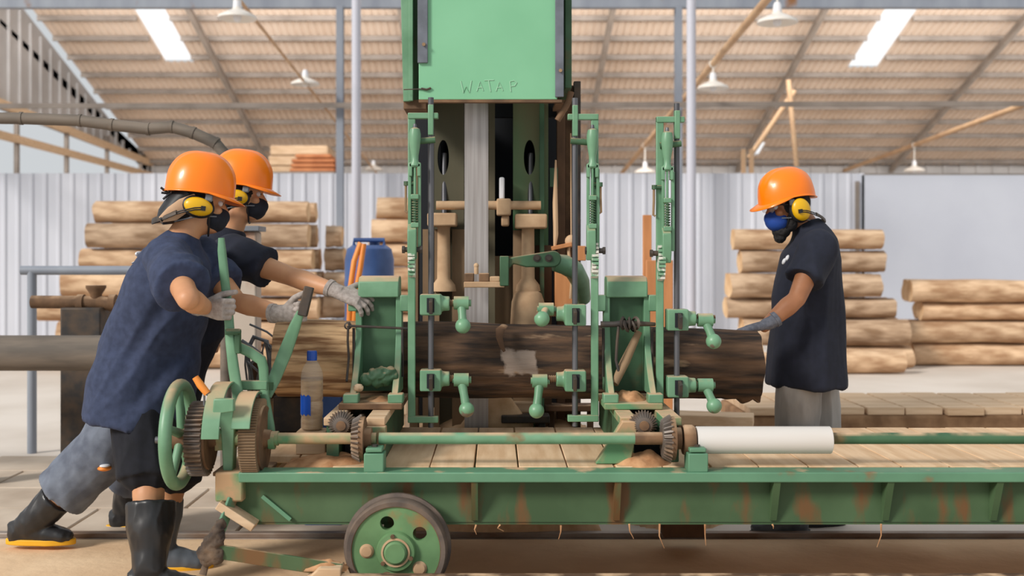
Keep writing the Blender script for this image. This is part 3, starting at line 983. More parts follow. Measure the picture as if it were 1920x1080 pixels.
# ------------------------------------------------------------------ head blocks
def head_block(cx, label, warm):
    t = thing('head_block', (cx, 4.55, .69), label, 'head block', 'green knee-shaped head blocks on the carriage')
    yb = 4.66
    m_ = MB(); m_.lim(cx - .082, cx + .082, yb, yb + .025, .735, 1.14)
    obj('back_panel', m_, G2, t)
    for s_ in (-1, 1):
        poly = []
        for j in range(13):
            u = j / 12
            z = 1.13 - u * .39
            y = yb - .035 - .2 * max(0, (u - .28) / .72) ** 2.1
            poly.append((cx + s_ * .07, y, z))
        poly += [(cx + s_ * .07, yb + .02, .74), (cx + s_ * .07, yb + .02, 1.13)]
        m_ = MB(); m_.prism(poly, (s_ * .026, 0, 0))
        obj('rib', m_, G1, t, bevel=.003)
        m_ = MB(); m_.lim(cx + s_ * .088, cx + s_ * .126, yb - .045, yb + .01, 1.068, 1.135)
        obj('lug', m_, G1, t, bevel=.004)
        m_ = MB(); m_.lim(cx + s_ * .058, cx + s_ * .118, 4.405, 4.47, .715, .752)
        obj('foot', m_, G1, t, bevel=.005)
    m_ = MB()
    prof = [(yb - .05, 1.125), (yb - .052, 1.16), (yb - .045, 1.19), (yb - .02, 1.21), (yb + .05, 1.214), (yb + .07, 1.2), (yb + .07, 1.125)]
    m_.prism([(cx - .084, y, z) for y, z in prof], (.168, 0, 0))
    obj('cap', m_, G1D, t, bevel=.005)
    m_ = MB(); m_.lim(cx - .135 if warm else cx - .115, cx + .115, 4.40, 4.74, .691, .716)
    obj('base_plate', m_, RUSTY if warm else GD, t, bevel=.004)
    for s_ in (-1, 1):
        m_ = MB(); m_.cyl((cx + s_ * .1, 4.60, 1.0), (cx + s_ * .1, 4.60, .8), .006, 8)
        obj('edge_rod', m_, STEELD, t)
    return t
G1D = mat('green_paint_dusty_top', (112, 154, 122), (94, 136, 104), 9, rough=.5, rust=.18, rust_c=(190, 150, 112), dust=.95)
head_block(-.484, 'green head block with a plain panel under the gloved hand', True)
head_block(.541, 'green head block with a chain across its panel, standing apart from the workers', False)
p0, p1, p2 = W(654, 611, 4.585), W(700, 613, 4.585), W(764, 616, 4.60)
m_ = MB(); m_.tube([p0 + V((-.002, .03, .01)), p0, p1, p2, p2 + V((.01, .03, -.04))], .0055, 8)
m_.lathe([(.01, -.004), (.016, 0), (.01, .004), (.01, -.004)], p0 + V((-.004, 0, .0)), Y, 14)
m_.tube([p0 + V((-.002, -.004, 0)), p0 + V((-.004, -.004, -.06)), p0 + V((.0, .0, -.13)), W(650, 715, 4.5)], .005, 8)
tag(obj('tie_wire', m_, STEELD), 'iron rod tied across the panel of the head block by the gloved hand', 'rod')
m_ = MB()
m_.tube([W(1126, 608, 4.55), W(1150, 608, 4.545), W(1170, 606, 4.54), W(1200, 607, 4.545), W(1228, 608, 4.56)], [.013, .012, .014, .011, .008], 10)
for k in range(5):
    m_.lathe([(.02 + .004 * (k % 2), -.006), (.029, 0), (.02, .006), (.02, -.006)], W(1168 + 6 * k, 606 + 5 * (k % 2), 4.53), V((1, .3 * (k - 2), .4 * (k % 2))), 16)
m_.tube([W(1160, 612, 4.535), W(1157, 640, 4.535), W(1155, 675, 4.535), W(1160, 697, 4.535)], .006, 8)
tag(obj('iron_chain', m_, STEELD), 'dark iron chain knotted across the head block panel', 'chain')
m_ = MB(); m_.tube([W(1152, 720, 4.52), W(1172, 678, 4.57), W(1198, 622, 4.6)], [.016, .02, .014], 12)
tag(obj('dusty_stick', m_, DUSTP), 'dusty stick leaning inside the head block with the chain', 'stick')
m_ = MB()
for (x_, y_), r_ in zip([(690, 714), (702, 708), (716, 704), (728, 702), (736, 708), (724, 714), (708, 718)], [.03, .034, .034, .03, .024, .03, .028]):
    m_.ball(W(x_, y_, 4.52) + V((0, 0, .006)), (r_, r_ * .9, r_ * .85), n=12, m=8)
tag(obj('green_bundle', fuse(m_, .006, 1, (.006, 30, (1, 1, 1))), G2, angle=80), 'dark green lumpy bundle lying in the foot of the head block', 'bundle')
m_ = MB(); m_.ball(W(672, 729, 4.46) + V((0, 0, .004)), (.018, .016, .014), n=12, m=8)
tag(obj('wood_scrap', fuse(m_, .004, 1, (.004, 60, (1, 1, 1))), TIMBER), 'small pale wood scrap in the foot of the head block', 'scrap')
tag(obj('sawdust_heap', mound((-.47, 4.53, .714), .07, .11, .02, 8.1), SANDR), 'sawdust spilled in the foot of the head block by the gloved hand', 'sawdust', kind='stuff')
tag(obj('sawdust_heap', mound((.541, 4.55, .714), .075, .11, .05, 2.1), SANDR), 'sawdust heap in the foot of the head block with the chain', 'sawdust', kind='stuff')

# ------------------------------------------------------------------ clamp stands beside the head blocks
def clamp_stand(label, bx, rx, ytop, yrod, ybot, yup, ylow, hup, hlow, lever_dx, foot=True):
    D0 = 4.54
    sg = 1 if rx > bx else -1
    P = lambda px, py, dd=0.0: W(px, py, D0 + dd)
    t = thing('clamp_stand', P((bx + rx) / 2, 795), label, 'clamp', 'green clamp stands with steel rods')
    zb = P(0, ybot).z
    m_ = MB(); a = P(bx, ytop)
    m_.lim(a.x - .015, a.x + .015, D0 - .01, D0 + .01, zb, a.z)
    obj('side_bar', m_, G1, t, bevel=.003)
    r0 = P(rx, 0)
    m_ = MB(); m_.bar((a.x - sg * .015, D0, a.z - .012), (r0.x + sg * .03, D0, a.z - .012), .03, .024)
    obj('top_arm', m_, G1, t, bevel=.003)
    if foot:
        m_ = MB(); m_.bar((a.x - sg * .015, D0, zb + .013), (r0.x + sg * .03, D0, zb + .013), .035, .026)
        obj('bottom_arm', m_, G1, t, bevel=.003)
    rt = P(rx, yrod).z
    m_ = MB(); m_.cyl((r0.x, D0, zb - .02), (r0.x, D0, rt), .0115, 16)
    obj('rod', m_, STEEL, t)
    m_ = MB(); m_.lim(r0.x - .011, r0.x + .011, D0 - .02, D0 + .013, P(0, ytop + 42).z, rt - .03)
    obj('rod_holder', m_, G1, t, bevel=.003)
    # lever group
    lx = bx + lever_dx
    yl = ytop + 20
    c = P(lx, yl + 5, -.03)
    m_ = MB()
    s_ = 4.51 / F
    m_.lathe([(0, 0), (9 * s_, -5 * s_), (11 * s_, -14 * s_), (11.2 * s_, -24 * s_), (9.5 * s_, -38 * s_), (7 * s_, -54 * s_), (6.5 * s_, -64 * s_), (10 * s_, -70 * s_), (10 * s_, -74 * s_), (0, -75 * s_)], c, Z, 24)
    grip = obj('lever_grip', m_, G1, t)
    m_ = MB(); m_.lathe([(0, .012), (.006, .01), (.008, .0), (.008, -.01), (0, -.01)], c, Z, 12)
    obj('grip_pin', m_, STEEL, grip)
    m_ = MB(); m_.cyl(P(bx, yl + 34, -.012), P(rx + sg * 8, yl + 30, -.012), .013, 14)
    obj('cross_pin', m_, G2, t)
    m_ = MB()
    for dx in (-8, 8):
        q = P(lx + dx, yl + 86, -.03)
        m_.box(q, (.014, .03, .055))
    m_.box(P(lx, yl + 78, -.03), (.046, .03, .016))
    obj('clevis', m_, G1, t, bevel=.003)
    for dx, w_ in ((-9, .013), (9, .013)):
        m_ = MB(); m_.lim(P(lx + dx, 0).x - w_ / 2, P(lx + dx, 0).x + w_ / 2, D0 - .03, D0 - .012, P(0, yl + 232).z, P(0, yl + 84).z)
        obj('link_bar', m_, G1, t, bevel=.002)
    m_ = MB(); m_.cyl(P(lx, yl + 225, -.035), P(lx, yl + 80, -.035), .0055, 10)
    obj('pull_rod', m_, G1, t)
    m_ = MB()
    pts = []
    for k in range(10 * 12 + 1):
        an = k / 12 * 2 * math.pi
        q = P(lx, yl + 140 + 48 * k / 120, -.035)
        pts.append(q + V((math.cos(an) * .0105, math.sin(an) * .0105, 0)))
    m_.tube(pts, .0028, 6)
    obj('spring', m_, G2, t)
    for yy in (137, 190):
        m_ = MB(); m_.box(P(lx, yl + yy, -.035), (.032, .028, .02))
        obj('spring_stop', m_, G1, t, bevel=.003)
    px = lx - sg * 8 if lever_dx * sg < 6 else bx
    m_ = MB(); m_.cyl(P(bx - sg * 14, yl + 112, -.02), P(bx + sg * 6, yl + 112, -.02), .008, 10)
    m_.cyl(P(bx - sg * 10, yl + 116, -.02), P(bx - sg * 10, yl + 108, -.02), .011, 10)
    st = obj('stop_pin', m_, G2, t)
    m_ = MB(); m_.tube([P(bx - sg * 11, yl + 114, -.02), P(bx - sg * 11, yl + 135, -.022), P(bx - sg * 12, yl + 164, -.02), P(bx - sg * 8, yl + 166, -.02)], .005, 8)
    obj('wire_hook', m_, DUSTP, st)
    m_ = MB()
    x_ = P(lx - 4, 0).x
    m_.prism([V((x_ - .018, D0 - .055, P(0, yl + y).z + 0)) + V((0, dy, 0)) for y, dy in ((186, .03), (200, 0), (236, -.004), (254, .01), (254, .05), (186, .05))], (.036, 0, 0))
    obj('pawl', m_, G1, t, bevel=.004)
    m_ = MB()
    x_ = P(bx - sg * -1, 0).x
    poly = []
    for k in range(9):
        z = P(0, yl + 222 + k * 7.2).z
        y = D0 - .045 + .0012 * (k - 4) ** 2
        poly += [(x_ - .014, y - .014, z), (x_ - .014, y - .014, z - .009), (x_ - .014, y, z - .0095)]
    poly += [(x_ - .014, D0 + .0, P(0, yl + 290).z), (x_ - .014, D0 + .0, P(0, yl + 218).z)]
    m_.prism(poly, (.028, 0, 0))
    obj('toothed_segment', m_, G1W, t, smooth=False)
    m_ = MB(); m_.cyl(P(bx - 17, yl + 236, -.03), P(bx + 19, yl + 236, -.03), .011, 10); m_.cyl(P(bx - 18, yl + 236, -.03), P(bx - 13, yl + 236, -.03), .017, 6); m_.cyl(P(bx + 15, yl + 236, -.03), P(bx + 20, yl + 236, -.03), .017, 6)
    obj('pivot_bolt', m_, STEELD, t)
    # clamps with ball handles
    for yc, hd, nm in ((yup, hup, 'upper_clamp'), (ylow, hlow, 'lower_clamp')):
        q = P(rx, yc)
        zc = q.z
        m_ = MB(); m_.lim(q.x - .043, q.x + .043, D0 - .04, D0 + .04, zc - .043, zc + .043)
        m_.lathe([(0, 0), (.034, 0), (.03, .03), (.03, .048), (0, .048)], (q.x + sg * .028, D0, zc + .004), V((sg, 0, 0)), 24)
        cl = obj(nm, fuse(m_, .004, 7), G1, t, angle=60)
        m_ = MB(); m_.lim(q.x - .014, q.x + .016, D0 - .046, D0 - .03, zc - .03, zc + .028)
        obj('slot', m_, DARK, cl)
        m_ = MB(); m_.box((q.x + .004 * sg, D0 - .055, zc - .004), (.014, .05, .054), Matrix.Rotation(.3, 3, 'X'))
        obj('wedge', m_, STEELD, cl, bevel=.002)
        m_ = MB(); m_.cyl((q.x + sg * .07, D0, zc + .006), (q.x + sg * .155, D0, zc + .006), .0125, 14)
        for k in range(6):
            m_.cyl((q.x + sg * (.078 + k * .008), D0, zc + .006), (q.x + sg * (.081 + k * .008), D0, zc + .006), .0145, 14)
        obj('screw', m_, RUSTY, cl)
        hx, hy, bx_, by_, bd = hd
        h0 = P(hx, hy)
        b0 = P(bx_, by_, bd)
        m_ = MB(); m_.cyl((h0.x - .03, D0, h0.z), (h0.x + .03, D0, h0.z), .027, 24)
        m_.cyl((h0.x - .036, D0, h0.z), (h0.x + .04, D0, h0.z), .014, 12)
        m_.tube([h0, h0.lerp(b0, .5), b0], [.02, .0165, .019], 16)
        hh = obj('handle', m_, G1, cl)
        m_ = MB(); m_.ball(b0, .031, n=24, m=16)
        obj('ball', m_, G1W2, hh)
    return t
G1W = mat('green_teeth_worn', (112, 154, 122), (212, 208, 198), 30, rough=.6, lo=.46, hi=.56)
G1W2 = mat('green_ball_worn', (112, 156, 122), (118, 104, 90), 14, rough=.4, lo=.56, hi=.6)
clamp_stand('clamp stand between the water bottle and the blade, beside the gloved hand', 772, 808, 212, 183, 792, 571, 712, (865, 568, 868, 611, -.03), (865, 712, 875, 768, -.03), 6)
clamp_stand('clamp stand between the blade and the head block with the chain', 1115, 1078, 214, 184, 790, 590, 713, (1024, 580, 1016, 598, -.09), (1012, 714, 1006, 770, -.03), -4)
clamp_stand('clamp stand on the bearded worker side of the head block with the chain', 1237, 1269, 219, 194, 782, 599, 724, (1322, 600, 1338, 640, -.03), (1322, 722, 1339, 761, -.03), 14, foot=False)

# ------------------------------------------------------------------ the big log being sawn
def bark_zones():
    """The log is paler at one end and has one bare grey patch: colour zones fixed to the log."""
    nt = BARK.node_tree
    N, L = nt.nodes, nt.links
    b = N['Principled BSDF']
    old = b.inputs['Base Color'].links[0].from_socket
    tc = N.new('ShaderNodeTexCoord'); sp = N.new('ShaderNodeSeparateXYZ'); L.new(tc.outputs['Object'], sp.inputs[0])
    def noise_(scale, st):
        mp = N.new('ShaderNodeMapping'); mp.inputs['Scale'].default_value = st
        n = N.new('ShaderNodeTexNoise'); n.inputs['Scale'].default_value = scale; n.inputs['Detail'].default_value = 8
        L.new(tc.outputs['Object'], mp.inputs['Vector']); L.new(mp.outputs['Vector'], n.inputs['Vector'])
        return n.outputs['Fac']
    def m(op, a, c):
        x = N.new('ShaderNodeMath'); x.operation = op
        for i, v in enumerate((a, c)):
            if isinstance(v, (int, float)): x.inputs[i].default_value = v
            else: L.new(v, x.inputs[i])
        return x.outputs[0]
    def mixc(f, a, c):
        x = N.new('ShaderNodeMix'); x.data_type = 'RGBA'; x.clamp_factor = True
        L.new(f, x.inputs['Factor'])
        for s_, v in ((x.inputs['A'], a), (x.inputs['B'], c)):
            if isinstance(v, tuple): s_.default_value = v
            else: L.new(v, s_)
        return x.outputs['Result']
    fine = noise_(9, (.5, 3, 3))
    grain = m('MULTIPLY', m('SUBTRACT', noise_(6, (.6, 6, 6)), .40), 5.0)
    pale = mixc(grain, lin((134, 96, 64)), lin((222, 184, 140)))
    edge = m('ADD', sp.outputs['X'], m('MULTIPLY', m('SUBTRACT', fine, .5), .3))
    col = mixc(m('MULTIPLY', m('SUBTRACT', -.5, edge), 30.0), old, pale)
    dx = m('DIVIDE', m('ABSOLUTE', m('SUBTRACT', sp.outputs['X'], .1), 0), .075)
    dz = m('DIVIDE', m('ABSOLUTE', m('SUBTRACT', sp.outputs['Z'], .165), 0), .055)
    d = m('ADD', m('MAXIMUM', dx, dz), m('MULTIPLY', m('SUBTRACT', noise_(14, (1, 1, 1)), .5), 1.6))
    col = mixc(m('MULTIPLY', m('SUBTRACT', 1.0, d), 5.0), col, mixc(fine, lin((120, 104, 94)), lin((168, 150, 136))))
    L.new(col, b.inputs['Base Color'])
def big_log():
    mb = MB()
    nn, mm = 56, 90
    x0, x1 = W(522, 0, 4.88).x, W(1422, 0, 4.86).x
    vs = []
    for j in range(mm + 1):
        t = j / mm
        x = x0 + (x1 - x0) * t
        zc = .856 - .034 * t
        rb = .168 - .016 * t
        for k in range(nn):
            th = 2 * math.pi * k / nn
            q = V((x * 1.6, math.cos(th) * 1.3, math.sin(th) * 1.3))
            r = rb * (1 + .07 * noise.noise(q) + .035 * noise.noise(V((x * 3, math.cos(th) * 5, math.sin(th) * 5))) + .012 * noise.noise(V((x * 14, math.cos(th) * 16, math.sin(th) * 16))))
            xx = x
            if j == mm:
                xx += .01 * noise.noise(V((k * .2, 3, 1)))
            yy, zz = r * math.cos(th) * .95, r * math.sin(th)
            if x > .98 and math.sin(th) < -.86:
                zz -= .012 * (1 + math.sin(x * 190))* min(1, (x - .98) * 12)
            vs.append(V((xx, 4.885 + yy, zc + zz)))
    mid = int(mm * .115)
    for j in range(mm):
        for k in range(nn):
            mb.f.append((j * nn + k, j * nn + (k + 1) % nn, (j + 1) * nn + (k + 1) % nn, (j + 1) * nn + k))
            mb.m.append(0)
    mb.v = vs
    mb.f += [tuple(range(nn - 1, -1, -1)), tuple(range(mm * nn, mm * nn + nn))]
    mb.m += [1, 1]
    return mb
lg = obj('sawn_log', big_log(), [BARK, LOGE], angle=70, origin=(0, 4.885, .68))
bark_zones()
tag(lg, 'large dark barked log lying on the carriage behind the head blocks', 'log')
m_ = MB(); m_.loft([W(946, 610, 4.74), W(938, 618, 4.705), W(936, 632, 4.69), W(941, 650, 4.688), W(946, 659, 4.69)], [(.016, .005), (.02, .005), (.014, .005), (.01, .005), (.006, .004)], X, 10)
obj('peeling_bark', m_, WOODDK, lg)

# ------------------------------------------------------------------ the band saw
saw = thing('band_saw', (-.03, 5.5, 0), 'tall green band saw with a wide blade behind the log', 'band saw')
a, b = W(785, 187, 4.95), W(1045, 187, 4.95)
m_ = MB(); m_.lim(a.x, b.x, 4.95, 4.975, a.z, 3.3)
cover = obj('guard_cover', m_, G3, saw, bevel=.004)
m_ = MB(); m_.lim(a.x, b.x + .02, 4.945, 4.98, a.z - .012, a.z)
obj('rusty_edge', m_, RUSTY, cover)
for p0, p1, yb_, bolt in ((783, 802, 118, 83), (1041, 1057, 182, 132)):
    q, q1 = W(p0, yb_, 4.94), W(p1, yb_, 4.94)
    m_ = MB(); m_.lim(q.x, q1.x, 4.935, 4.95, q.z, 3.25)
    s_ = obj('edge_strip', m_, STRIP, cover, bevel=.002)
    m_ = MB(); m_.cyl(W((p0 + p1) / 2 + 2, bolt, 4.92), W((p0 + p1) / 2 + 2, bolt, 4.94), .008, 8)
    obj('bolt', m_, DUSTP, s_)
m_ = MB(); 
for st_ in ([(864, 152), (869, 174), (874, 162), (880, 174), (884, 151)], [(894, 171), (900, 153), (906, 170)], [(896, 164), (904, 164)], [(908, 151), (926, 150)], [(916, 151), (920, 172)], [(930, 171), (936, 154), (943, 170)], [(932, 164), (941, 164)], [(958, 172), (956, 153), (964, 151), (969, 155), (965, 161), (958, 162)]):
    m_.tube([W(x_, y_, 4.949) for x_, y_ in st_], .0022, 6)
obj('chalk_writing', m_, CHALK, cover)
m_ = MB(); m_.tube([W(757, 168, 4.96), W(786, 167, 4.945), W(806, 167, 4.944)], .0025, 6); m_.tube([W(790, 166, 4.944), W(800, 168, 4.942), W(808, 165, 4.944)], .005, 6)
obj('tie_wire', m_, STEELD, cover)
l0, l1 = W(756, 190, 5.0), W(1072, 190, 5.0)
m_ = MB(); m_.prism([(l0.x - .03, 5.0, 3.3), (l0.x, 5.0, l0.z), (l0.x + .032, 5.0, l0.z), (l0.x + .02, 5.0, 3.3)], (0, .6, 0))
obj('guard_side', m_, G1, saw, bevel=.003)
m_ = MB(); m_.lim(l0.x + .025, l0.x + .045, 4.985, 5.0, l0.z, 3.3)
obj('guard_lip', m_, G1, saw, bevel=.003)
m_ = MB(); m_.lim(l1.x - .03, l1.x, 5.0, 5.6, l1.z + .06, 3.3)
obj('guard_side', m_, G2, saw, bevel=.003)
m_ = MB(); m_.tube([W(1071, 172, 5.0), W(1066, 190, 5.0), W(1056, 208, 5.0), W(1045, 226, 5.0)], .014, 10); m_.lim(l1.x - .07, l1.x, 5.02, 5.3, l0.z - .005, l0.z + .01)
obj('guard_bottom', m_, RUSTY, saw)
m_ = MB(); m_.lim(l0.x, l0.x + .1, 5.02, 5.3, l0.z - .03, l0.z + .01)
obj('guard_bottom', m_, RUSTY, saw)
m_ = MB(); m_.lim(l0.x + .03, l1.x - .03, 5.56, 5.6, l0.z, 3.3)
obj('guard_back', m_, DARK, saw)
# frame
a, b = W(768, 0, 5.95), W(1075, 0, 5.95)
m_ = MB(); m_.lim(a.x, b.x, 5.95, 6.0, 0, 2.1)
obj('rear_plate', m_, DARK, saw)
def column(p0, p1, slot, m, nm):
    q, q1 = W(p0, 0, 5.45), W(p1, 0, 5.45)
    m_ = MB(); m_.lim(q.x, q1.x, 5.45, 5.47, .3, 2.06)
    o = obj(nm, m_, m, saw)
    s0 = W(slot, 295, 5.45)
    k = MB(); k.loft([V((s0.x, 5.4, s0.z)), V((s0.x, 5.55, s0.z))], [(.028, .085), (.028, .085)], X, 28)
    cut(o, k)
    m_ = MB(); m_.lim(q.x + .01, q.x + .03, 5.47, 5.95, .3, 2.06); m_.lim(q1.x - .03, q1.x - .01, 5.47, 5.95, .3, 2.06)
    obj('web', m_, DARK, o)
    s_ = MB(); s_.cyl(W(slot + 2, 288, 5.49), W(slot + 2, 430, 5.42), .014, 14)
    obj('guide_rod', s_, STEEL, saw)
column(814, 870, 831, FRAMEB, 'frame_column')
column(962, 1028, 993, FRAMEG, 'frame_column')
q, q1 = W(1012, 0, 5.4), W(1020, 0, 5.4)
m_ = MB(); m_.lim(q.x, q1.x, 5.38, 5.46, .4, 2.04)
obj('column_edge', m_, G2, saw)
m_ = MB(); q, q1 = W(783, 0, 5.5), W(790, 0, 5.5); m_.lim(q.x - .03, q1.x - .01, 5.4, 5.5, .3, 1.75)
obj('side_post', m_, DUSTP, saw)
for p0, p1, dd, y0, mm_, nm in ((1044, 1060, 5.5, 175, WOODDK, 'side_board'), (1060, 1076, 5.55, 160, RUSTY, 'side_board'), (1076, 1089, 5.5, 152, STEELD, 'side_post')):
    q, q1 = W(p0, y0, dd), W(p1, y0, dd)
    m_ = MB(); m_.lim(q.x, q1.x, dd, dd + .05, .0, q.z); obj(nm, m_, mm_, saw, bevel=.003)
q, q1 = W(1031, 280, 5.45), W(1046, 280, 5.45)
m_ = MB(); m_.lim(q.x, q1.x, 5.45, 5.5, W(0, 350, 5.45).z, W(0, 315, 5.45).z); obj('bracket', m_, G2, saw)
# blade
q, q1 = W(871, 0, 5.15), W(915.5, 0, 5.15)
m_ = MB(); m_.lim(q.x, q1.x, 5.149, 5.151, .2, 2.2)
obj('blade', m_, BLADE, saw, smooth=False)
m_ = MB(); q2 = W(916, 0, 5.5), W(928, 0, 5.5); m_.lim(q2[0].x, q2[1].x, 5.45, 5.5, .9, 2.05)
obj('inner_bar', m_, FRAMEB, saw)
# blade guide
m_ = MB(); m_.cyl(W(818, 385, 5.33), W(1014, 385, 5.33), .021, 18); obj('guide_bar', m_, DUSTY, saw)
for x0_, x1_, y0_, y1_, dd in ((801, 856, 399, 424, 5.27), (966, 1026, 401, 428, 5.27), (931, 958, 372, 404, 5.3), (940, 955, 404, 424, 5.32), (936, 946, 332, 374, 5.36)):
    q, q1 = W(x0_, y0_, dd), W(x1_, y1_, dd)
    m_ = MB(); m_.lim(q.x, q1.x, dd, dd + .14 if x1_ - x0_ > 40 else dd + .08, q1.z, q.z)
    obj('guide_block_or_gap', m_, DUSTY if y0_ != 332 else WHITEP, saw, bevel=.008)  # the white one stands in for bright background seen through a gap
for x_, x2_ in ((832, 832), (990, 993)):
    m_ = MB(); m_.lathe([(0, 0), (.06, 0), (.055, .03), (.032, .06), (.03, .3), (.034, .31), (.05, .335), (0, .335)], W(x_, 546, 5.36), Z, 28)
    obj('guide_post', m_, DUSTY, saw)
m_ = MB(); m_.lathe([(0, -.16), (.085, -.16), (.078, -.05), (.064, -.01), (.05, .0), (0, .0)], W(990, 546, 5.34), Z, 28)
obj('post_base', m_, DUSTY, saw)
q, q1 = W(790, 428, 5.42), W(870, 610, 5.42)
for x0_, x1_ in ((793, 812), (815, 824), (848, 871)):
    m_ = MB(); m_.lim(W(x0_, 0, 5.42).x, W(x1_, 0, 5.42).x, 5.4, 5.44, .3, W(0, 430, 5.42).z)
    obj('shroud_strip', m_, DUSTP, saw)
q, q1 = W(962, 0, 5.42), W(1000, 0, 5.42)
m_ = MB(); m_.lim(q.x, q1.x, 5.4, 5.44, .3, W(0, 432, 5.42).z); obj('shroud_strip', m_, DUSTP, saw)
m_ = MB(); m_.lim(q1.x + .01, q1.x + .09, 5.44, 5.46, .3, 1.35); obj('shroud_strip', m_, WOODDK, saw)
q, q1 = W(918, 480, 5.6), W(962, 600, 5.6)
m_ = MB(); m_.lim(q.x, q1.x, 5.6, 5.62, .3, q.z); obj('shroud_strip', m_, DUSTP, saw)
# swinging guide arm
arm_d = 5.03
m_ = MB()
q, q1 = W(982, 470, arm_d), W(1052, 501, arm_d)
zc, hr = (q.z + q1.z) / 2, (q.z - q1.z) / 2
poly = []
for k in range(17):
    an = math.pi / 2 - math.pi * k / 16
    poly.append((q1.x - hr + math.cos(an) * hr, arm_d - .02, zc + math.sin(an) * hr))
poly += [(q.x + .01, arm_d - .02, q1.z), (W(963, 495, arm_d).x, arm_d - .02, W(963, 495, arm_d).z), (W(952, 498, arm_d).x, arm_d - .02, W(0, 506, arm_d).z), (W(953, 484, arm_d).x, arm_d - .02, W(0, 484, arm_d).z), (W(966, 482, arm_d).x, arm_d - .02, W(0, 481, arm_d).z)]
m_.prism(list(reversed(poly)), (0, .05, 0))
arm = obj('guide_arm', m_, G2, saw, bevel=.006)
for x_ in (1007, 1029):
    m_ = MB(); m_.lathe([(0, -.012), (.01, -.012), (.011, -.004), (.017, -.004), (.018, .004), (0, .004)], W(x_, 484, arm_d - .02), Y, 20)
    obj('bolt', m_, STEELD, arm)
m_ = MB(); q, q1 = W(937, 480, arm_d), W(954, 536, arm_d); m_.lim(q.x, q1.x, arm_d - .035, arm_d + .03, q1.z, q.z)
obj('drop_plate', m_, G2, arm, bevel=.004)
m_ = MB(); q, q1 = W(870, 528, arm_d), W(946, 539, arm_d); m_.lim(q.x, q1.x, arm_d - .03, arm_d + .04, q1.z, q.z)
obj('guide_tray', m_, DUSTY, arm, bevel=.004)
for x0_, x1_, y0_ in ((871, 889, 512), (898, 918, 512), (918, 938, 518)):
    q, q1 = W(x0_, y0_, arm_d), W(x1_, 529, arm_d)
    m_ = MB(); m_.lim(q.x, q1.x, arm_d - .025, arm_d + .04, q1.z, q.z); obj('guide_pad', m_, RUSTY if y0_ == 512 else DUSTY, arm, bevel=.006)
m_ = MB(); m_.cyl(W(893, 514, arm_d), W(893, 497, arm_d), .01, 10); m_.ball(W(893, 498, arm_d), .012, n=10, m=6); obj('guide_bolt', m_, DUSTY, arm)
m_ = MB(); m_.tube([W(1040, 492, arm_d + .05), W(1058, 496, arm_d + .06), W(1076, 506, arm_d + .14), W(1088, 528, arm_d + .25), W(1092, 560, arm_d + .35)], [.04, .045, .046, .044, .04], 20)
obj('arm_pipe', m_, G1, arm)
q, q1 = W(1040, 508, 5.4), W(1094, 582, 5.4)
m_ = MB(); m_.lim(q.x, q1.x, 5.36, 5.5, q1.z, q.z); obj('side_box', m_, WOODOR, saw, bevel=.004)
m_ = MB(); m_.bar(W(1034, 466, 5.3), W(1072, 458, 5.3), .05, .02); m_.box(W(1090, 475, 5.3), (.04, .05, .07)); obj('wood_block', m_, WOODOR, saw, bevel=.003)
m_ = MB(); m_.tube([W(1042, 300, 5.3), W(1041, 380, 5.3), W(1042, 440, 5.3), W(1040, 466, 5.3)], [.004, .012, .012, .006], 8); m_.tube([W(1070, 250, 5.32), W(1071, 440, 5.3), W(1066, 470, 5.3), W(1072, 520, 5.3), W(1070, 560, 5.3)], [.003, .003, .008, .006, .008], 8)
m_.ball(W(1071, 452, 5.3), (.03, .02, .03), n=10, m=8)
obj('rope', m_, TANP, saw)
m_ = MB(); m_.lim(-.45, .42, 5.44, 6.0, 0, .42); obj('saw_bed', m_, G2, saw, bevel=.01)
for cx, rx, ry, h, s_, t in ((-.1, .34, .3, .2, 3.3, 'pale sawdust heap around the foot of the saw blade'), (.25, .22, .25, .14, 7.9, 'low sawdust heap beside the post base of the saw')):
    tag(obj('sawdust_heap', mound((cx, 5.62, .418), rx, ry, h, s_), SAND), t, 'sawdust', kind='stuff')
tag(obj('sawdust_bank', mound((.88, 5.75, .0), .32, .45, .5, 4.4, 30), SAND), 'pale bank of sawdust beside the saw behind the clamp rods', 'sawdust', kind='stuff')
tag(obj('sawdust_bank', mound((.0, 5.27, .0), .5, .165, .66, 9.4, 34, .1), SAND), 'steep pale bank of sawdust right behind the deck at the foot of the blade', 'sawdust', kind='stuff')
for px0, px1, py, dd, h, mm_, t in ((872, 915, 776, 5.22, .05, STEELD, 'dark iron plate under the saw blade'), (940, 1030, 777, 5.25, .035, STEELD, 'flat dark iron scrap beside the foot of the blade'), (915, 1000, 752, 5.4, .05, TIMBER, 'short pale offcut lying on the sawdust by the blade'), (1020, 1120, 758, 5.45, .03, WOODDK, 'brown plank lying on the sawdust behind the clamp rod')):
    q, q1 = W(px0, py, dd), W(px1, py, dd)
    m_ = MB(); m_.lim(q.x, q1.x, dd - .05, dd + .06, q.z - h, q.z); m_.lim(q.x + .02, q.x + .05, dd - .02, dd + .02, 0, q.z - h); m_.lim(q1.x - .05, q1.x - .02, dd - .02, dd + .02, 0, q.z - h)
    tag(obj('iron_plate' if mm_ is STEELD else 'wood_offcut', m_, mm_, bevel=.005), t, 'scrap')

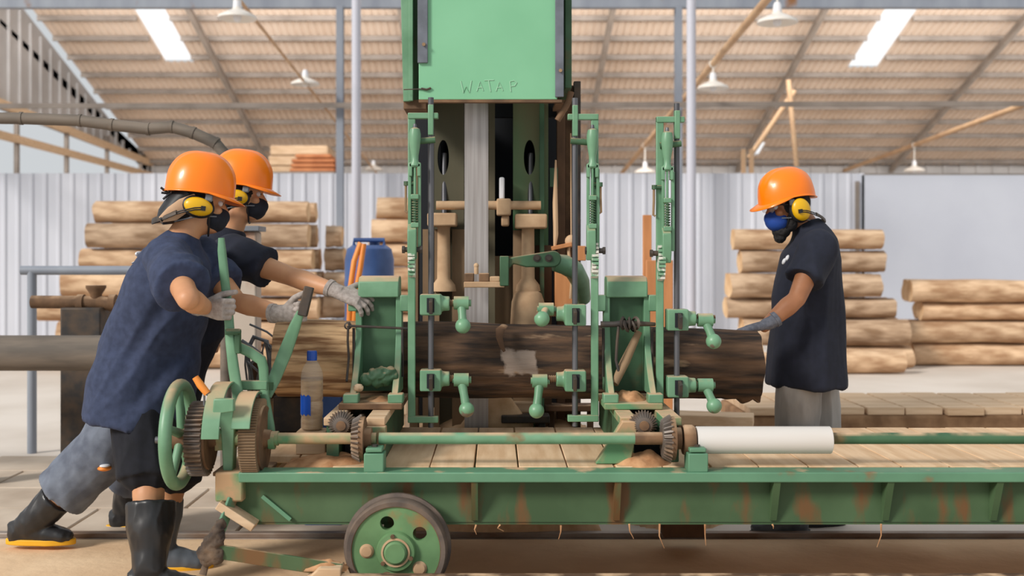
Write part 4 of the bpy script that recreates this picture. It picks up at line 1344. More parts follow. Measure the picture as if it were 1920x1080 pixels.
# ------------------------------------------------------------------ bottle on the slide
c = W(585, 806, 4.42)
mb = MB(); mb.lim(c.x - .055, c.x + .06, 4.37, 4.48, .5205, .609)
tag(obj('wood_block', mb, TIMBER, bevel=.004), 'sawn wood block on the deck under the water bottle', 'block')
bt = thing('water_bottle', (c.x, 4.42, .61), 'large clear bottle of brown water with a blue cap', 'bottle')
s_ = 4.42 / F
B = [(0, 0), (18, 0), (21, 3), (21, 20), (20, 24), (21, 28), (21, 50), (19.5, 54), (21, 58), (21, 92), (20.5, 104), (18, 114), (13, 124), (9, 130), (8, 134)]
m_ = MB(); m_.lathe([(r_ * s_, z_ * s_) for r_, z_ in B] + [(0, 134 * s_)], (c.x, 4.42, .61), Z, 36)
body = obj('bottle_body', m_, PET, bt)
m_ = MB(); m_.lathe([(max(0, r_ - 1) * s_, z_ * s_) for r_, z_ in B[:10]] + [(0, 92 * s_)], (c.x, 4.42, .612), Z, 36)
obj('water', m_, WATERD, bt)
m_ = MB(); m_.lathe([(0, 130), (9.4, 130), (9.6, 134), (9.4, 146), (8.6, 148), (0, 148)], (0, 0, 0), Z, 24)
m_.v = [V((p.x * s_ + c.x, p.y * s_ + 4.42, p.z * s_ + .61)) for p in m_.v]
obj('cap', m_, BLUECAP, bt)
m_ = MB()
vs = []
for j in range(7):
    for k in range(7):
        an = math.radians(-165 + k * 13)
        vs.append(V((c.x + 21.4 * s_ * math.cos(an), 4.42 + 21.4 * s_ * math.sin(an), 0.61 + (30 + j * 6 + (2 if k % 2 else -2)) * s_)))
m_.add(vs, [(j * 7 + k, j * 7 + k + 1, j * 7 + k + 8, j * 7 + k + 7) for j in range(6) for k in range(6)])
obj('label', m_, BLUECAP, bt)

# ------------------------------------------------------------------ setting gear at the end of the carriage
st = thing('setting_gear', (-.98, YS, .5), 'green lever frame with two spur gears at the carriage end', 'lever frame')
for px, r1, wd, nm, tt, rm in ((377, .137, .06, 'spur_gear', 44, GEAR), (478, .146, .062, 'spur_gear', 84, DUSTP)):
    cx = W(px, 0, YS).x
    m_ = MB(); m_.gear((cx, YS, ZS), (1, 0, 0), r1 - .013 if rm is GEAR else r1 - .006, r1, tt, wd)
    g = obj(nm, m_, rm, st, smooth=False)
    m_ = MB(); m_.lathe([(0, wd / 2 + .03), (.03, wd / 2 + .03), (.034, wd / 2 + .004), (r1 * .72, wd / 2 + .004), (r1 * .82, wd / 2 + .008), (r1 * .84, wd / 2 - .004), (0, wd / 2 - .004)], (cx, YS, ZS), X, 40)
    obj('gear_face', m_, RUSTY, g)
m_ = MB(); m_.cyl((-1.09, YS, ZS), (-.84, YS, ZS), .026); obj('gear_shaft', m_, GD, st)
# handwheel
hw = thing('handwheel', (-1.165, YS, .42), 'green spoked handwheel beside the stooping worker', 'handwheel')
cx = -1.165
m_ = MB(); m_.tube([V((cx, YS + .18 * math.cos(2 * math.pi * k / 48), ZS + .015 + .18 * math.sin(2 * math.pi * k / 48))) for k in range(49)], .0235, 16, cap=False)
obj('rim', m_, G1, hw)
for k in range(5):
    an = math.radians(20 + 72 * k)
    e = V((cx, YS + .17 * math.cos(an), ZS + .015 + .17 * math.sin(an)))
    m_ = MB(); m_.tube([V((cx + .01, YS, ZS + .015)).lerp(e, .1), e], [.018, .014], 12); obj('spoke', m_, G1, hw)
m_ = MB(); m_.cyl((cx - .02, YS, ZS), (cx + .05, YS, ZS), .04); obj('hub', m_, RUSTY, hw)
m_ = MB(); m_.cyl((W(292, 0, YS).x, YS, ZS - .006), (cx + .06, YS, ZS - .006), .013); obj('axle_pin', m_, STEEL, hw)
# casting between the gears, guards, frame
def pp(pts, d_, th, nm, m, par=st, bevel=.004):
    k = MB(); k.prism([W(x_, y_, d_) for x_, y_ in pts], (0, th, 0)); return obj(nm, k, m, par, bevel=bevel)
pp([(398, 768), (430, 764), (446, 774), (440, 800), (436, 884), (418, 884), (414, 806)], 4.09, .06, 'support_leg', G1)
pp([(402, 808), (440, 800), (440, 842), (402, 846)], 4.1, .05, 'bearing_boss', GD)
k = MB(); k.lim(W(400, 0, 4.1).x, W(500, 0, 4.1).x, 4.09, 4.3, .49, .505); obj('gear_base', k, RUSTY, st, bevel=.003)
# curved guards over the gears
def curved_guard(px0, px1, cpx, a0, a1, r):
    x0_, x1_ = W(px0, 0, 4.12).x, W(px1, 0, 4.12).x
    k = MB()
    poly = [(x0_, YS + r * math.cos(math.radians(a0 + (a1 - a0) * j / 14)), ZS + r * math.sin(math.radians(a0 + (a1 - a0) * j / 14))) for j in range(15)]
    poly += [(x0_, YS + (r + .008) * math.cos(math.radians(a1 + (a0 - a1) * j / 14)), ZS + (r + .008) * math.sin(math.radians(a1 + (a0 - a1) * j / 14))) for j in range(15)]
    k.prism(poly, (x1_ - x0_, 0, 0))
    return obj('gear_guard', k, G1D, st, bevel=.002)
curved_guard(404, 436, 0, 60, 172, .2)
curved_guard(452, 486, 0, 70, 160, .165)
pp([(400, 748), (438, 748), (438, 772), (398, 778)], 3.95, .03, 'guard_lug', G1)
# hand lever one with its forked frame
lv = thing('hand_lever', W(448, 800, 4.16), 'upright green hand lever gripped by the stooping worker', 'lever')
k = MB(); k.loft([W(415, 446, 4.19), W(416, 470, 4.19), W(421, 520, 4.19), W(428, 580, 4.19), W(432, 640, 4.17), W(438, 690, 4.16), W(446, 740, 4.15), W(454, 820, 4.14)], [(.011, .009), (.0155, .012), (.0165, .013), (.0165, .013), (.018, .013), (.02, .013), (.02, .013), (.02, .013)], X, 16, power=.6)
obj('lever_bar', k, G1, lv)
k = MB(); k.box(W(436, 622, 4.16), (.05, .03, .022)); k.cyl(W(424, 622, 4.15), W(452, 622, 4.15), .009, 10); k.box(W(446, 640, 4.17), (.02, .03, .09)); obj('catch', k, G2, lv, bevel=.003)
fr = thing('lever_frame', W(470, 820, 4.2), 'bent green frame plate between the two hand levers', 'frame')
k = MB()
k.loft([W(446, 650, 4.2), W(468, 660, 4.2), W(490, 675, 4.2), W(494, 690, 4.2), W(496, 740, 4.2), W(506, 800, 4.19), W(508, 840, 4.18)], [(.02, .012), (.02, .012), (.02, .014), (.018, .014), (.0165, .014), (.018, .014), (.02, .014)], Z.cross(Y), 14, power=.6)
obj('frame_bar', k, G1, fr)
k = MB(); k.bar(W(440, 722, 4.2), W(502, 722, 4.2), .03, .035); obj('cross_bar', k, G1, fr, bevel=.004)
k = MB(); k.cyl(W(505, 826, 4.12), W(516, 826, 4.12), .032); k.box(W(500, 800, 4.2), (.03, .02, .03)); obj('frame_boss', k, GD, fr)
l2 = thing('hand_lever', W(512, 760, 4.28), 'slanting green hand lever held in the far hand of the stooping worker', 'lever')
k = MB(); k.loft([W(564, 584, 4.26), W(553, 612, 4.27), W(535, 660, 4.27), W(514, 712, 4.27), W(500, 742, 4.26)], [(.014, .009), (.022, .01), (.026, .011), (.024, .011), (.02, .011)], X, 14, power=.55)
obj('lever_bar', k, G1, l2)
k = MB(); k.bar(W(567, 592, 4.26), W(580, 538, 4.26), .03, .036, up=X); obj('lever_tip', k, STEELD, l2, bevel=.004)
k = MB(); k.bar(W(506, 724, 4.24), W(494, 724, 4.19), .03, .03); k.bar(W(500, 742, 4.26), W(497, 800, 4.24), .012, .03, up=X); obj('pivot_link', k, G2, l2)
tl = thing('grease_bar', W(400, 740, 4.02), 'bent grey rod with an orange wooden handle behind the gear guards', 'tool')
k = MB(); k.tube([W(366, 707, 4.02), W(376, 722, 4.02), W(389, 738, 4.02)], [.012, .0145, .013], 14); obj('handle', k, ORPL, tl)
k = MB(); k.tube([W(388, 737, 4.02), W(397, 744, 4.02), W(410, 748, 4.04), W(430, 750, 4.2), W(452, 754, 4.26)], .008, 10); k.cyl(W(383, 734, 4.02), W(383, 760, 4.05), .004, 6); obj('rod', k, GREYP, tl)
# hydraulic unit behind the levers
hy = thing('pump_unit', (-.98, 5.35, 0), 'cluttered old pump with bent pipes behind the hand levers', 'pump')
k = MB(); q, q1 = W(455, 690, 5.3), W(540, 690, 5.3); k.lim(q.x, q1.x, 5.32, 5.6, 0, .62); obj('pump_body', k, DUSTP, hy, bevel=.015)
k = MB(); k.lim(q.x + .03, q.x + .12, 5.28, 5.4, .60, .80); k.cyl((q1.x - .06, 5.38, .6), (q1.x - .06, 5.38, .84), .045); k.cyl((q.x + .06, 5.34, .74), (q1.x - .04, 5.36, .74), .03); obj('pump_head', k, RUSTY, hy, bevel=.01)
k = MB()
k.tube([W(470, 700, 5.22), W(462, 660, 5.22), W(476, 632, 5.22), W(500, 640, 5.2), W(506, 680, 5.2)], .011, 10)
k.tube([W(508, 700, 5.2), W(506, 664, 5.2), W(518, 648, 5.2), W(530, 662, 5.2), W(530, 705, 5.2)], .009, 10)
k.tube([W(452, 640, 5.2), W(470, 652, 5.2), W(488, 664, 5.2), W(492, 715, 5.2)], .013, 10)
k.tube([W(468, 608, 5.25), W(500, 622, 5.25), W(530, 645, 5.25), W(540, 690, 5.25)], .005, 8)
rq = random.Random(5)
for i in range(9):
    x_, y_ = 456 + rq.random() * 70, 640 + rq.random() * 40
    k.tube([W(x_, y_ + 70, 5.24), W(x_ + rq.uniform(-8, 8), y_ + 20, 5.2), W(x_ + rq.uniform(-6, 16), y_, 5.19), W(x_ + rq.uniform(8, 26), y_ + rq.uniform(4, 20), 5.2), W(x_ + rq.uniform(10, 24), y_ + 66, 5.24)], rq.choice((.005, .007, .009)), 8)
obj('bent_pipe', k, GREYP, hy)
k = MB(); q = W(540, 768, 4.95); k.lim(q.x - .06, q.x + .07, 4.92, 5.0, .52, .68); obj('valve_box', k, STEELD, hy, bevel=.008)
k = MB(); q = W(610, 770, 5.3); k.lim(q.x - .1, q.x + .08, 5.3, 5.4, 0, .75)
tag(obj('blue_crate', k, BARREL, bevel=.01), 'blue box standing behind the log and the water bottle', 'box')

# ------------------------------------------------------------------ the three workers
def frame_of(f, up=Z):
    f = V(f).normalized()
    s = V(up).cross(f).normalized()
    u = f.cross(s)
    return Matrix((f, s, u)).transposed()

def helmet_mesh(c, rot, arch=.012, L=.138, Wd=.116, H=.155, visor=.036):
    mb = MB()
    n, m = 64, 14
    rows = []
    def P(th, k, h):
        return V((k * L * math.cos(th), k * Wd * math.sin(th), h - arch * (math.cos(th) ** 2 - .4) * max(0, 1 - h / .06)))
    brim = []
    for k in range(n):
        th = 2 * math.pi * k / n
        cf = max(0, math.cos(th))
        p = P(th, 1.0, 0)
        out = V((math.cos(th), math.sin(th), 0))
        vis = visor * min(1, max(0, (cf - .25) / .5)) ** .8
        brim.append(p + out * (.008 + vis) + V((0, 0, -.006 - vis * .45)))
    rows.append(brim)
    for j in range(m):
        ph = (math.pi / 2) * j / m
        row = []
        for k in range(n):
            th = 2 * math.pi * k / n
            kk = math.cos(ph) ** .72
            p = P(th, kk, H * math.sin(ph) ** .95)
            sy = abs(math.sin(th)) * kk
            rg = .007 * math.exp(-(sy / .13) ** 2) * min(1, max(0, (math.sin(ph) - .15) * 3))
            rg += .004 * math.exp(-((sy - .36) / .08) ** 2) * min(1, max(0, (math.sin(ph) - .3) * 3))
            row.append(p + p.normalized() * rg)
        rows.append(row)
    vs = [c + rot @ p for r in rows for p in r] + [c + rot @ V((0, 0, H + .007))]
    fs = []
    for j in range(len(rows) - 1):
        for k in range(n):
            fs.append((j * n + k, j * n + (k + 1) % n, (j + 1) * n + (k + 1) % n, (j + 1) * n + k))
    T = len(vs) - 1
    fs += [((len(rows) - 1) * n + k, (len(rows) - 1) * n + (k + 1) % n, T) for k in range(n)]
    return mb.add(vs, fs)

def head_shapes(mb, c, rot):
    def b(p, r):
        mb.ball(c + rot @ V(p), r, rot, 20, 14)
    b((-.008, 0, .02), (.098, .076, .1))
    b((.03, 0, -.045), (.062, .06, .088))
    b((.052, 0, -.1), (.042, .045, .026))
    b((.084, 0, .02), (.016, .05, .012))
    mb.tube([c + rot @ V(p) for p in ((.088, 0, .005), (.104, 0, -.02), (.112, 0, -.036))], [.009, .012, .014], 10)
    b((.088, 0, -.066), (.016, .026, .007))
    b((.086, 0, -.078), (.016, .024, .008))
    for s in (-1, 1):
        b((-.008, s * .078, -.018), (.02, .01, .034))
        b((.07, s * .045, -.03), (.022, .02, .02))

def glove(name, wrist, f, nrm, side, mt, parent, curl=(20, 25, 15), spread=.0, thumb=(.55, .75, .25), tb=25, sz=1.0, cuff_dir=None, voxel=.0035):
    """f: wrist to knuckles, nrm: out of the palm, side: towards the thumb."""
    f = V(f).normalized()
    nrm = V(nrm)
    nrm = (nrm - f * nrm.dot(f)).normalized()
    sd = f.cross(nrm)
    if sd.dot(V(side)) < 0:
        sd = -sd
    w_ = V(wrist)
    mb = MB()
    mb.loft([w_ - f * .005, w_ + f * .025 * sz, w_ + f * .06 * sz, w_ + f * .092 * sz], [(.03 * sz, .021 * sz), (.037 * sz, .02 * sz), (.043 * sz, .0175 * sz), (.041 * sz, .0145 * sz)], sd, 18, power=.75)
    for i, (off, ln, c_) in enumerate(((.031, .073, .94), (.0105, .081, 1.0), (-.0105, .075, 1.03), (-.0305, .06, 1.08))):
        p = w_ + f * (.085 - .006 * (i == 3)) * sz + sd * off * sz
        d = (f + sd * spread * off * 18).normalized()
        pts = [p - f * .01, p]
        ang = 0
        for sg, a in zip((.45, .31, .24), curl):
            ang += math.radians(a * c_)
            dd = d * math.cos(ang) + nrm * math.sin(ang)
            pts.append(pts[-1] + dd * ln * sg * sz)
        mb.tube(pts, [.0108 * sz, .0112 * sz, .0105 * sz, .0098 * sz, .0088 * sz], 12)
        mb.ball(pts[-1], .0088 * sz, n=10, m=8)
        for q in pts[1:-1]:
            mb.ball(q, .0112 * sz, n=10, m=8)
    p = w_ + f * .028 * sz + sd * .03 * sz
    td = (f * thumb[0] + sd * thumb[1] + nrm * thumb[2]).normalized()
    pts = [p - td * .012, p, p + td * .04 * sz]
    d2 = (td + f * math.tan(math.radians(tb)) + nrm * .25).normalized()
    pts.append(pts[-1] + d2 * .03 * sz)
    d3 = (d2 + f * .2 + nrm * .3).normalized()
    pts.append(pts[-1] + d3 * .024 * sz)
    mb.tube(pts, [.016 * sz, .0155 * sz, .013 * sz, .0118 * sz, .0098 * sz], 12)
    mb.ball(pts[-1], .0098 * sz, n=10, m=8)
    cd_ = V(cuff_dir).normalized() if cuff_dir is not None else f
    mb.loft([w_ - cd_ * .05, w_ - cd_ * .02, w_ + f * .012], [(.0365, .034), (.034, .03), (.034, .026)], sd, 18)
    g = obj(name, fuse(mb, voxel, 2), mt, parent, angle=80)
    k = MB()
    p0 = w_ - cd_ * .046
    k.loft([p0 - cd_ * .009, p0 + cd_ * .009], [(.0385, .036), (.0385, .036)], sd, 18)
    obj('cuff', k, mt, g)
    return g

def boot(parent, top, ankle, toe_dir, ground, m, r_top=.085, name='rubber_boot', sole=SOLE, length=.285):
    td = V(toe_dir).normalized()
    sd = Z.cross(td)
    a = V(ankle)
    t = V(top)
    mb = MB()
    mb.loft([t, t.lerp(a, .35), t.lerp(a, .7), a, V((a.x, a.y, ground + .05))], [(r_top * .92, r_top), (r_top * .86, r_top * .95), (.062, .068), (.052, .062), (.048, .06)], sd, 20)
    g = ground
    h0 = V((a.x, a.y, g)) - td * .075
    mb.loft([h0 + V((0, 0, .05)), h0 + td * .03 + V((0, 0, .055)), h0 + td * .1 + V((0, 0, .06)), h0 + td * .18 + V((0, 0, .045)), h0 + td * .24 + V((0, 0, .036)), h0 + td * (length - .01) + V((0, 0, .03))],
            [(.028, .045), (.042, .052), (.044, .058), (.05, .042), (.046, .034), (.026, .022)], sd, 18)
    b = obj(name, fuse(mb, .007, 3, (.0035, 14, (1, 1, .6))), m, parent, angle=80)
    k = MB()
    poly = []
    for j in range(28):
        an = 2 * math.pi * j / 28
        cx_ = math.cos(an)
        poly.append(h0 + td * (length / 2 - .005 + cx_ * (length / 2 + .012)) + sd * (math.sin(an) * (.05 if cx_ > 0 else .044)) + V((0, 0, .002)))
    k.prism(poly, (0, 0, .026))
    obj('sole', k, sole, b, bevel=.004)
    return b

def limb(mb, pts, rs, n=16):
    mb.tube(pts, rs, n)
    for p, r in zip(pts[1:-1], rs[1:-1]):
        mb.ball(p, r, n=14, m=10)

def earmuffs(parent, c, rot, cup, side_in_view, tilt=0.0):
    e = None
    T = Matrix.Rotation(tilt, 3, 'Y')
    for s in (-1, 1):
        k = MB(); k.ball(c + rot @ V((-.006, s * .094, -.028)), (cup[0] + .008, .02, cup[1] + .009), rot @ T, 28, 16)
        if e is None:
            e = obj('ear_muffs', k, BLK, parent)
        else:
            obj('cushion', k, BLK, e)
        k = MB()
        k.ball(c + rot @ V((-.006, s * .112, -.028)), (cup[0], .024, cup[1]), rot @ T, 28, 16)
        obj('cup', k, YELLOW, e)
        k = MB()
        p = [V((.012, s * .134, -.03)), V((-.02, s * .135, -.036)), V((-.06, s * .118, -.05)), V((-.1, s * .1, -.068))]
        k.tube([c + rot @ q for q in p], .0028, 6)
        k.tube([c + rot @ (q + V((0, 0, -.008))) for q in p], .0028, 6)
        k.box(c + rot @ V((.012, s * .135, -.034)), (.018, .01, .018), rot)
        obj('arm', k, BLK, e)
    k = MB()
    p = [V((-.085, .108, -.062)), V((-.125, .085, -.085)), V((-.158, .045, -.1)), V((-.168, 0, -.106)), V((-.158, -.045, -.1)), V((-.125, -.085, -.085)), V((-.085, -.108, -.062))]
    k.loft([c + rot @ q for q in p], [(.0045, .013)] * 7, rot @ V((-1, 0, 0)), 10)
    obj('neck_band', k, STEELD, e)
    return e

def person(label, root, skin, hc, hf, torso, neck, arms, legs, extra):
    """torso: (centre, half width, half depth) from the hem up; arms: (shoulder, elbow, wrist); legs: (hip, knee, ankle)."""
    t = thing('person', root, label, 'person', None)
    rot = frame_of(hf, extra.get('up', Z))
    sdv = V(extra.get('side', Y))
    mb = MB()
    mb.loft([p for p, a, b in torso], [(a * .82, b * .78) for p, a, b in torso], sdv, 20)
    limb(mb, neck, [.066, .06, .058], 16)
    head_shapes(mb, hc, rot)
    for s, e, w_ in arms:
        limb(mb, [s, s.lerp(e, .5), e, e.lerp(w_, .3), e.lerp(w_, .7), w_, w_ + (w_ - e).normalized() * .03], [.058, .05, .041, .044, .035, .0285, .022])
    for h, k, a in legs:
        limb(mb, [h, h.lerp(k, .5), k, k.lerp(a, .3), k.lerp(a, .75), a, V((a.x, a.y, a.z - .03))], [.09, .08, .06, .062, .045, .038, .036])
    obj('body', fuse(mb, .008, 3), skin, t, angle=80)
    # shirt
    mb = MB()
    mb.loft([p for p, a, b in torso], [(a, b) for p, a, b in torso], sdv, 28)
    for (s, e, w_), (fr, r0, r1) in zip(arms, extra['sleeves']):
        q = s.lerp(e, fr)
        mb.tube([s + (s - e).normalized() * .03, s, s.lerp(q, .5), q], [r0 * .75, r0, (r0 + r1) / 2, r1], 20)
        mb.ball(s, r0 * 1.02, n=16, m=12)
    sh_ = obj('t_shirt', fuse(mb, .008, 4, (extra.get('fold_amt', .011), 1.0, extra.get('fold_st', (7, 3, 1.6)), extra.get('fold_rot', 0))), extra['shirt'], t, angle=80)
    if extra.get('trousers'):
        m_, lo_, radii = extra['trousers']
        mb = MB()
        mb.ball(torso[1][0], (torso[1][2] * .78, torso[1][1] * .85, .1), n=20, m=14)
        for h, k, a in legs:
            pts = [h + V((0, 0, .04)), h, h.lerp(k, .5), k] + ([k.lerp(a, .5), k.lerp(a, .9)] if lo_ == 'long' else [k.lerp(a, lo_)])
            mb.tube(pts, radii[:len(pts)], 20)
            for q, r in zip(pts[1:-1], radii[1:-1]):
                mb.ball(q, r, n=14, m=10)
        obj('trousers' if lo_ == 'long' else 'shorts', fuse(mb, .008, 3, (.007, 6, (1.4, 1, .4))), m_, t, angle=80)
    # hair and helmet
    mb = MB(); mb.ball(hc + rot @ V((-.016, 0, .006)), (.098, .08, .094), rot, 24, 16); mb.ball(hc + rot @ V((-.055, 0, -.055)), (.052, .062, .06), rot, 20, 14)
    obj('hair', fuse(mb, .006, 2, (.002, 60, (1, 1, 1))), HAIR, t, angle=80)
    hl = obj('safety_helmet', helmet_mesh(hc + rot @ V((-.002, 0, .032)), rot, **extra.get('helmet', {})), ORANGE, t, angle=50)
    so = hl.modifiers.new('shell', 'SOLIDIFY'); so.thickness = .003
    for s in (-1, 1):
        mb = MB(); mb.box(hc + rot @ V((.03, s * .104, .012)), (.03, .012, .03), rot)
        obj('strap_button', mb, GREYP, hl, bevel=.008)
    mb = MB()
    for s in (-1, 1):
        mb.tube([hc + rot @ V(p) for p in ((.03, s * .098, .02), (.035, s * .086, -.02), (.045, s * .066, -.08), (.05, s * .03, -.128), (.052, 0, -.134))], .004, 8)
    obj('chin_strap', mb, BLK, t)
    mb = MB()
    for s in (-1, 1):
        mb.ball(hc + rot @ V((.079, s * .032, .0)), .0125, n=14, m=10)
    obj('eyes', mb, WHITEP, t)
    mb = MB()
    for s in (-1, 1):
        mb.ball(hc + rot @ V((.0885, s * .032, .0)), .0055, n=10, m=8)
    obj('pupils', mb, BLK, t)
    earmuffs(t, hc, rot, extra.get('cup', (.046, .054)), 0, extra.get('cup_tilt', 0.0))
    mk = MB()
    mk.ball(hc + rot @ V((.06, 0, -.064)), (.062, .062, .056), rot, 24, 16)
    mk.ball(hc + rot @ V((.092, 0, -.052)), (.036, .034, .036), rot, 20, 14)
    mask = obj('face_mask', fuse(mk, .005, 2), extra.get('mask', MASKB), t, angle=80)
    mk = MB()
    for s in (-1, 1):
        mk.tube([hc + rot @ V(p) for p in ((.07, s * .058, -.055), (.03, s * .082, -.06), (-.03, s * .09, -.075), (-.07, s * .07, -.09), (-.1, 0, -.1))], .003, 6)
    obj('strap', mk, GREYP, mask)
    return t, rot

# --- the worker stooping over the hand levers
hc = W(374, 377, 4.5)
arms = [(W(319, 490, 4.27), W(353, 561, 3.97), W(387, 577, 4.175)), (W(378, 487, 4.66), W(444, 566, 4.56), W(528, 588, 4.36))]
legs = [(W(262, 705, 4.48), W(278, 868, 4.39), V((W(280, 0, 4.26).x, 4.26, .09))), (W(290, 705, 4.64), W(326, 872, 4.62), V((W(300, 0, 4.6).x, 4.6, .09)))]
torso = [(W(256, 788, 4.54), .25, .205), (W(267, 720, 4.54), .225, .2), (W(288, 640, 4.53), .185, .188), (W(304, 580, 4.5), .19, .172), (W(318, 525, 4.48), .2, .155), (W(330, 480, 4.47), .185, .125), (W(338, 455, 4.46), .11, .09), (W(345, 440, 4.46), .068, .066)]
A, ra = person('stooping worker in navy shirt and black rubber boots gripping two green hand levers', (W(270, 0, 4.53).x, 4.53, 0), SKIN, hc, (.94, .3, -.13), torso,
               [W(332, 462, 4.46), W(350, 432, 4.48), W(366, 400, 4.5)], arms, legs,
               dict(shirt=NAVY, fold_rot=-38, fold_amt=.014, fold_st=(8, 3, 1.5), sleeves=[(.68, .09, .096), (.6, .085, .085)], trousers=(BLACKC, .14, [.1, .115, .125, .12, .118]), cup=(.056, .036), cup_tilt=.12, helmet=dict(arch=.008, H=.162)))
grip = W(428, 578, 4.19)
glove('work_glove', W(387, 577, 4.18), (.82, -.45, -.05), (.45, .86, 0), (0, 0, 1), GLOVE, A, curl=(58, 88, 70), thumb=(.62, .5, .45), tb=50, cuff_dir=(.45, .85, -.22))
glove('work_glove', W(530, 588, 4.34), (1, -.1, .12), (.1, -1, 0), (.25, 0, 1), GLOVE, A, curl=(70, 85, 60), thumb=(.7, .6, .25), tb=45, cuff_dir=(.8, -.4, 0))
boot(A, W(283, 942, 4.34), legs[0][2], (1, .15, 0), .0, BOOT, r_top=.094, sole=SOLE)
boot(A, W(305, 935, 4.62), legs[1][2], (1, .1, 0), .0, BOOTG, r_top=.085)
k = MB()
q = [V((-.02, -.094, .012)), V((-.06, -.094, -.03)), V((-.1, -.09, -.07)), V((-.14, -.072, -.098))]
k.loft([hc + ra @ p for p in q], [(.005, .012), (.006, .03), (.006, .03), (.005, .012)], ra @ V((0, 1, 0)), 12)
flap = MB(); flap.loft([hc + ra @ V(p) for p in ((-.05, 0, .02), (-.085, 0, -.03), (-.12, 0, -.08), (-.14, 0, -.1))], [(.082, .05), (.082, .05), (.08, .04), (.085, .02)], ra @ V((0, 1, 0)), 20)
nf = obj('neck_flap', flap, BLK, A)
obj('flap_edge', k, TANF, nf)
k = MB(); p = hc + ra @ V((-.12, -.03, .01))
for dv in ((0, 0, .03), (-.03, .0, .0), (-.02, .0, -.025), (-.035, .0, .02)):
    k.tube([p, p + ra @ V(dv)], .005, 6)
obj('helmet_knob', k, BLK, A)
k = MB()
for x_, y_, dx, dy in ((262, 477, 5, 6), (256, 492, 7, 2), (258, 498, 3, 2)):
    k.ball(W(x_, y_, 4.44), (dx / 467, .05, dy / 467), Matrix.Rotation(-.4, 3, 'Y'), 10, 8)
obj('shirt_print', k, PRINT, A)
# --- the worker reaching over to the head block
hc = W(452, 361, 5.05)
arms = [(W(432, 478, 4.86), W(545, 518, 4.76), W(632, 546, 4.64)), (W(424, 470, 5.2), W(398, 560, 5.3), W(400, 650, 5.28))]
legs = [(W(275, 705, 4.93), W(196, 845, 4.9), V((W(50, 0, 4.92).x, 4.92, .1))), (W(290, 705, 5.1), W(262, 845, 5.2), V((W(236, 0, 5.3).x, 5.3, .09)))]
torso = [(W(296, 752, 5.02), .175, .17), (W(316, 690, 5.02), .18, .17), (W(345, 620, 5.02), .18, .165), (W(372, 560, 5.02), .185, .155), (W(398, 505, 5.03), .195, .14), (W(416, 466, 5.03), .175, .115), (W(426, 444, 5.04), .105, .085), (W(431, 430, 5.04), .066, .064)]
B, rb = person('worker in dark navy shirt reaching a gloved hand onto the green head block', (W(285, 0, 5.02).x, 5.02, 0), SKIN, hc, (.96, .12, -.1), torso,
               [W(422, 450, 5.04), W(434, 425, 5.05), W(445, 392, 5.05)], arms, legs,
               dict(shirt=NAVYD, fold_rot=-60, sleeves=[(.6, .085, .088), (.7, .08, .08)], trousers=(GREYC, .55, [.1, .125, .135, .125, .12]), cup=(.05, .034), helmet=dict(arch=.008, H=.158)))
glove('work_glove', W(636, 548, 4.63), (.93, -.12, -.3), (.05, .62, -.75), (.2, .3, 1), GLOVE, B, curl=(22, 30, 22), spread=.55, thumb=(.5, .9, -.05), tb=20, cuff_dir=(.85, -.28, -.35), sz=1.04)
boot(B, legs[0][1].lerp(legs[0][2], .62), legs[0][2], (1, 0, 0), .03, BOOT, r_top=.075)
boot(B, legs[1][1].lerp(legs[1][2], .5), legs[1][2], (1, .1, 0), .0, BOOT, r_top=.075)
k = MB(); k.ball(W(196, 878, 4.79), (.03, .03, .012), None, 12, 8); obj('shorts_badge', k, ORPL, B)
k = MB(); k.ball(W(197, 873, 4.785), (.022, .03, .007), None, 12, 8); obj('badge_print', k, PRINT, B)
k = MB(); k.loft([W(196, 770, 4.97), W(178, 830, 4.95), W(166, 905, 4.95)], [(.02, .03), (.03, .035), (.02, .03)], Y, 14)
obj('shorts_panel', fuse(k, .008, 2), BLUEC, B, angle=80)
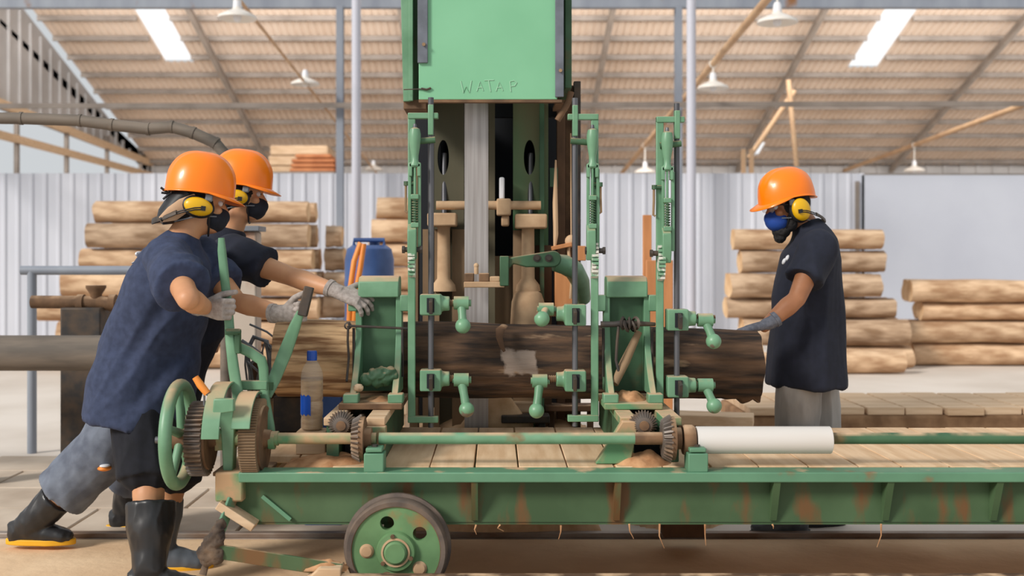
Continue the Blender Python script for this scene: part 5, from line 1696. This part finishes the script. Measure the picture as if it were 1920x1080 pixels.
# --- the bearded worker at the far end of the log
hc = W(1476, 384, 5.3)
arms = [(W(1532, 468, 5.1), W(1494, 560, 5.01), W(1436, 610, 4.98)), (W(1526, 470, 5.5), W(1530, 575, 5.54), W(1522, 660, 5.5))]
legs = [(W(1500, 690, 5.22), W(1492, 840, 5.2), V((W(1484, 0, 5.2).x, 5.2, .09))), (W(1528, 690, 5.42), W(1540, 840, 5.42), V((W(1552, 0, 5.4).x, 5.4, .09)))]
torso = [(W(1511, 722, 5.3), .225, .178), (W(1512, 655, 5.3), .205, .17), (W(1514, 590, 5.3), .18, .162), (W(1515, 530, 5.3), .19, .15), (W(1520, 482, 5.3), .195, .13), (W(1524, 452, 5.31), .165, .095), (W(1518, 432, 5.31), .1, .075), (W(1512, 418, 5.31), .066, .062)]
Cw, rc = person('bearded worker in navy shirt and grey trousers resting a hand on the log end', (W(1512, 0, 5.3).x, 5.3, 0), SKIND, hc, (-.95, -.24, -.16), torso,
                [W(1522, 445, 5.31), W(1508, 420, 5.31), W(1490, 396, 5.3)], arms, legs,
                dict(shirt=NAVYD, sleeves=[(.62, .085, .088), (.7, .08, .08)], trousers=(TROUS, 'long', [.09, .1, .1, .092, .085, .08]), cup=(.046, .054), cup_tilt=.25, mask=MASKBL, helmet=dict(arch=.024, H=.14)))
glove('work_glove', W(1438, 609, 4.975), (-1, -.08, -.2), (-.1, 0, -1), (0, 1, .1), GLOVED, Cw, curl=(8, 14, 10), spread=.2, thumb=(.7, .6, .1), tb=15, cuff_dir=(-.85, -.1, -.55))
for (h_, k_, a_) in legs:
    boot(Cw, k_.lerp(a_, .8), a_, (-1, -.12, 0), .0, BOOTG, r_top=.066, name='shoe', sole=BLK, length=.27)
k = MB(); k.ball(hc + rc @ V((.05, 0, -.118)), (.04, .05, .035), rc, 18, 12); k.ball(hc + rc @ V((.02, .045, -.08)), (.03, .03, .045), rc, 14, 10); k.ball(hc + rc @ V((.02, -.045, -.08)), (.03, .03, .045), rc, 14, 10); k.ball(hc + rc @ V((.062, 0, -.145)), (.026, .034, .028), rc, 14, 10)
obj('beard', fuse(k, .005, 1, (.003, 60, (1, 1, 1))), HAIR, Cw, angle=80)
k = MB()
for s in (-1, 1):
    k.ball(hc + rc @ V((.102, s * .034, -.004)), (.004, .03, .02), rc, 16, 10)
g = obj('safety_glasses', k, LENS, Cw)
k = MB()
for s in (-1, 1):
    k.tube([hc + rc @ V(p) for p in ((.104, s * .008, .01), (.108, s * .036, .015), (.094, s * .066, .012), (.06, s * .086, .006), (.0, s * .09, -.0))], .0035, 8)
obj('glasses_frame', k, BLK, g)
k = MB()
for x_, y_ in ((1470, 490), (1476, 484)):
    k.ball(W(x_, y_, 5.15), (.008, .016, .016), Matrix.Rotation(.4, 3, 'Y'), 10, 8)
obj('shirt_print', k, PRINT, Cw)
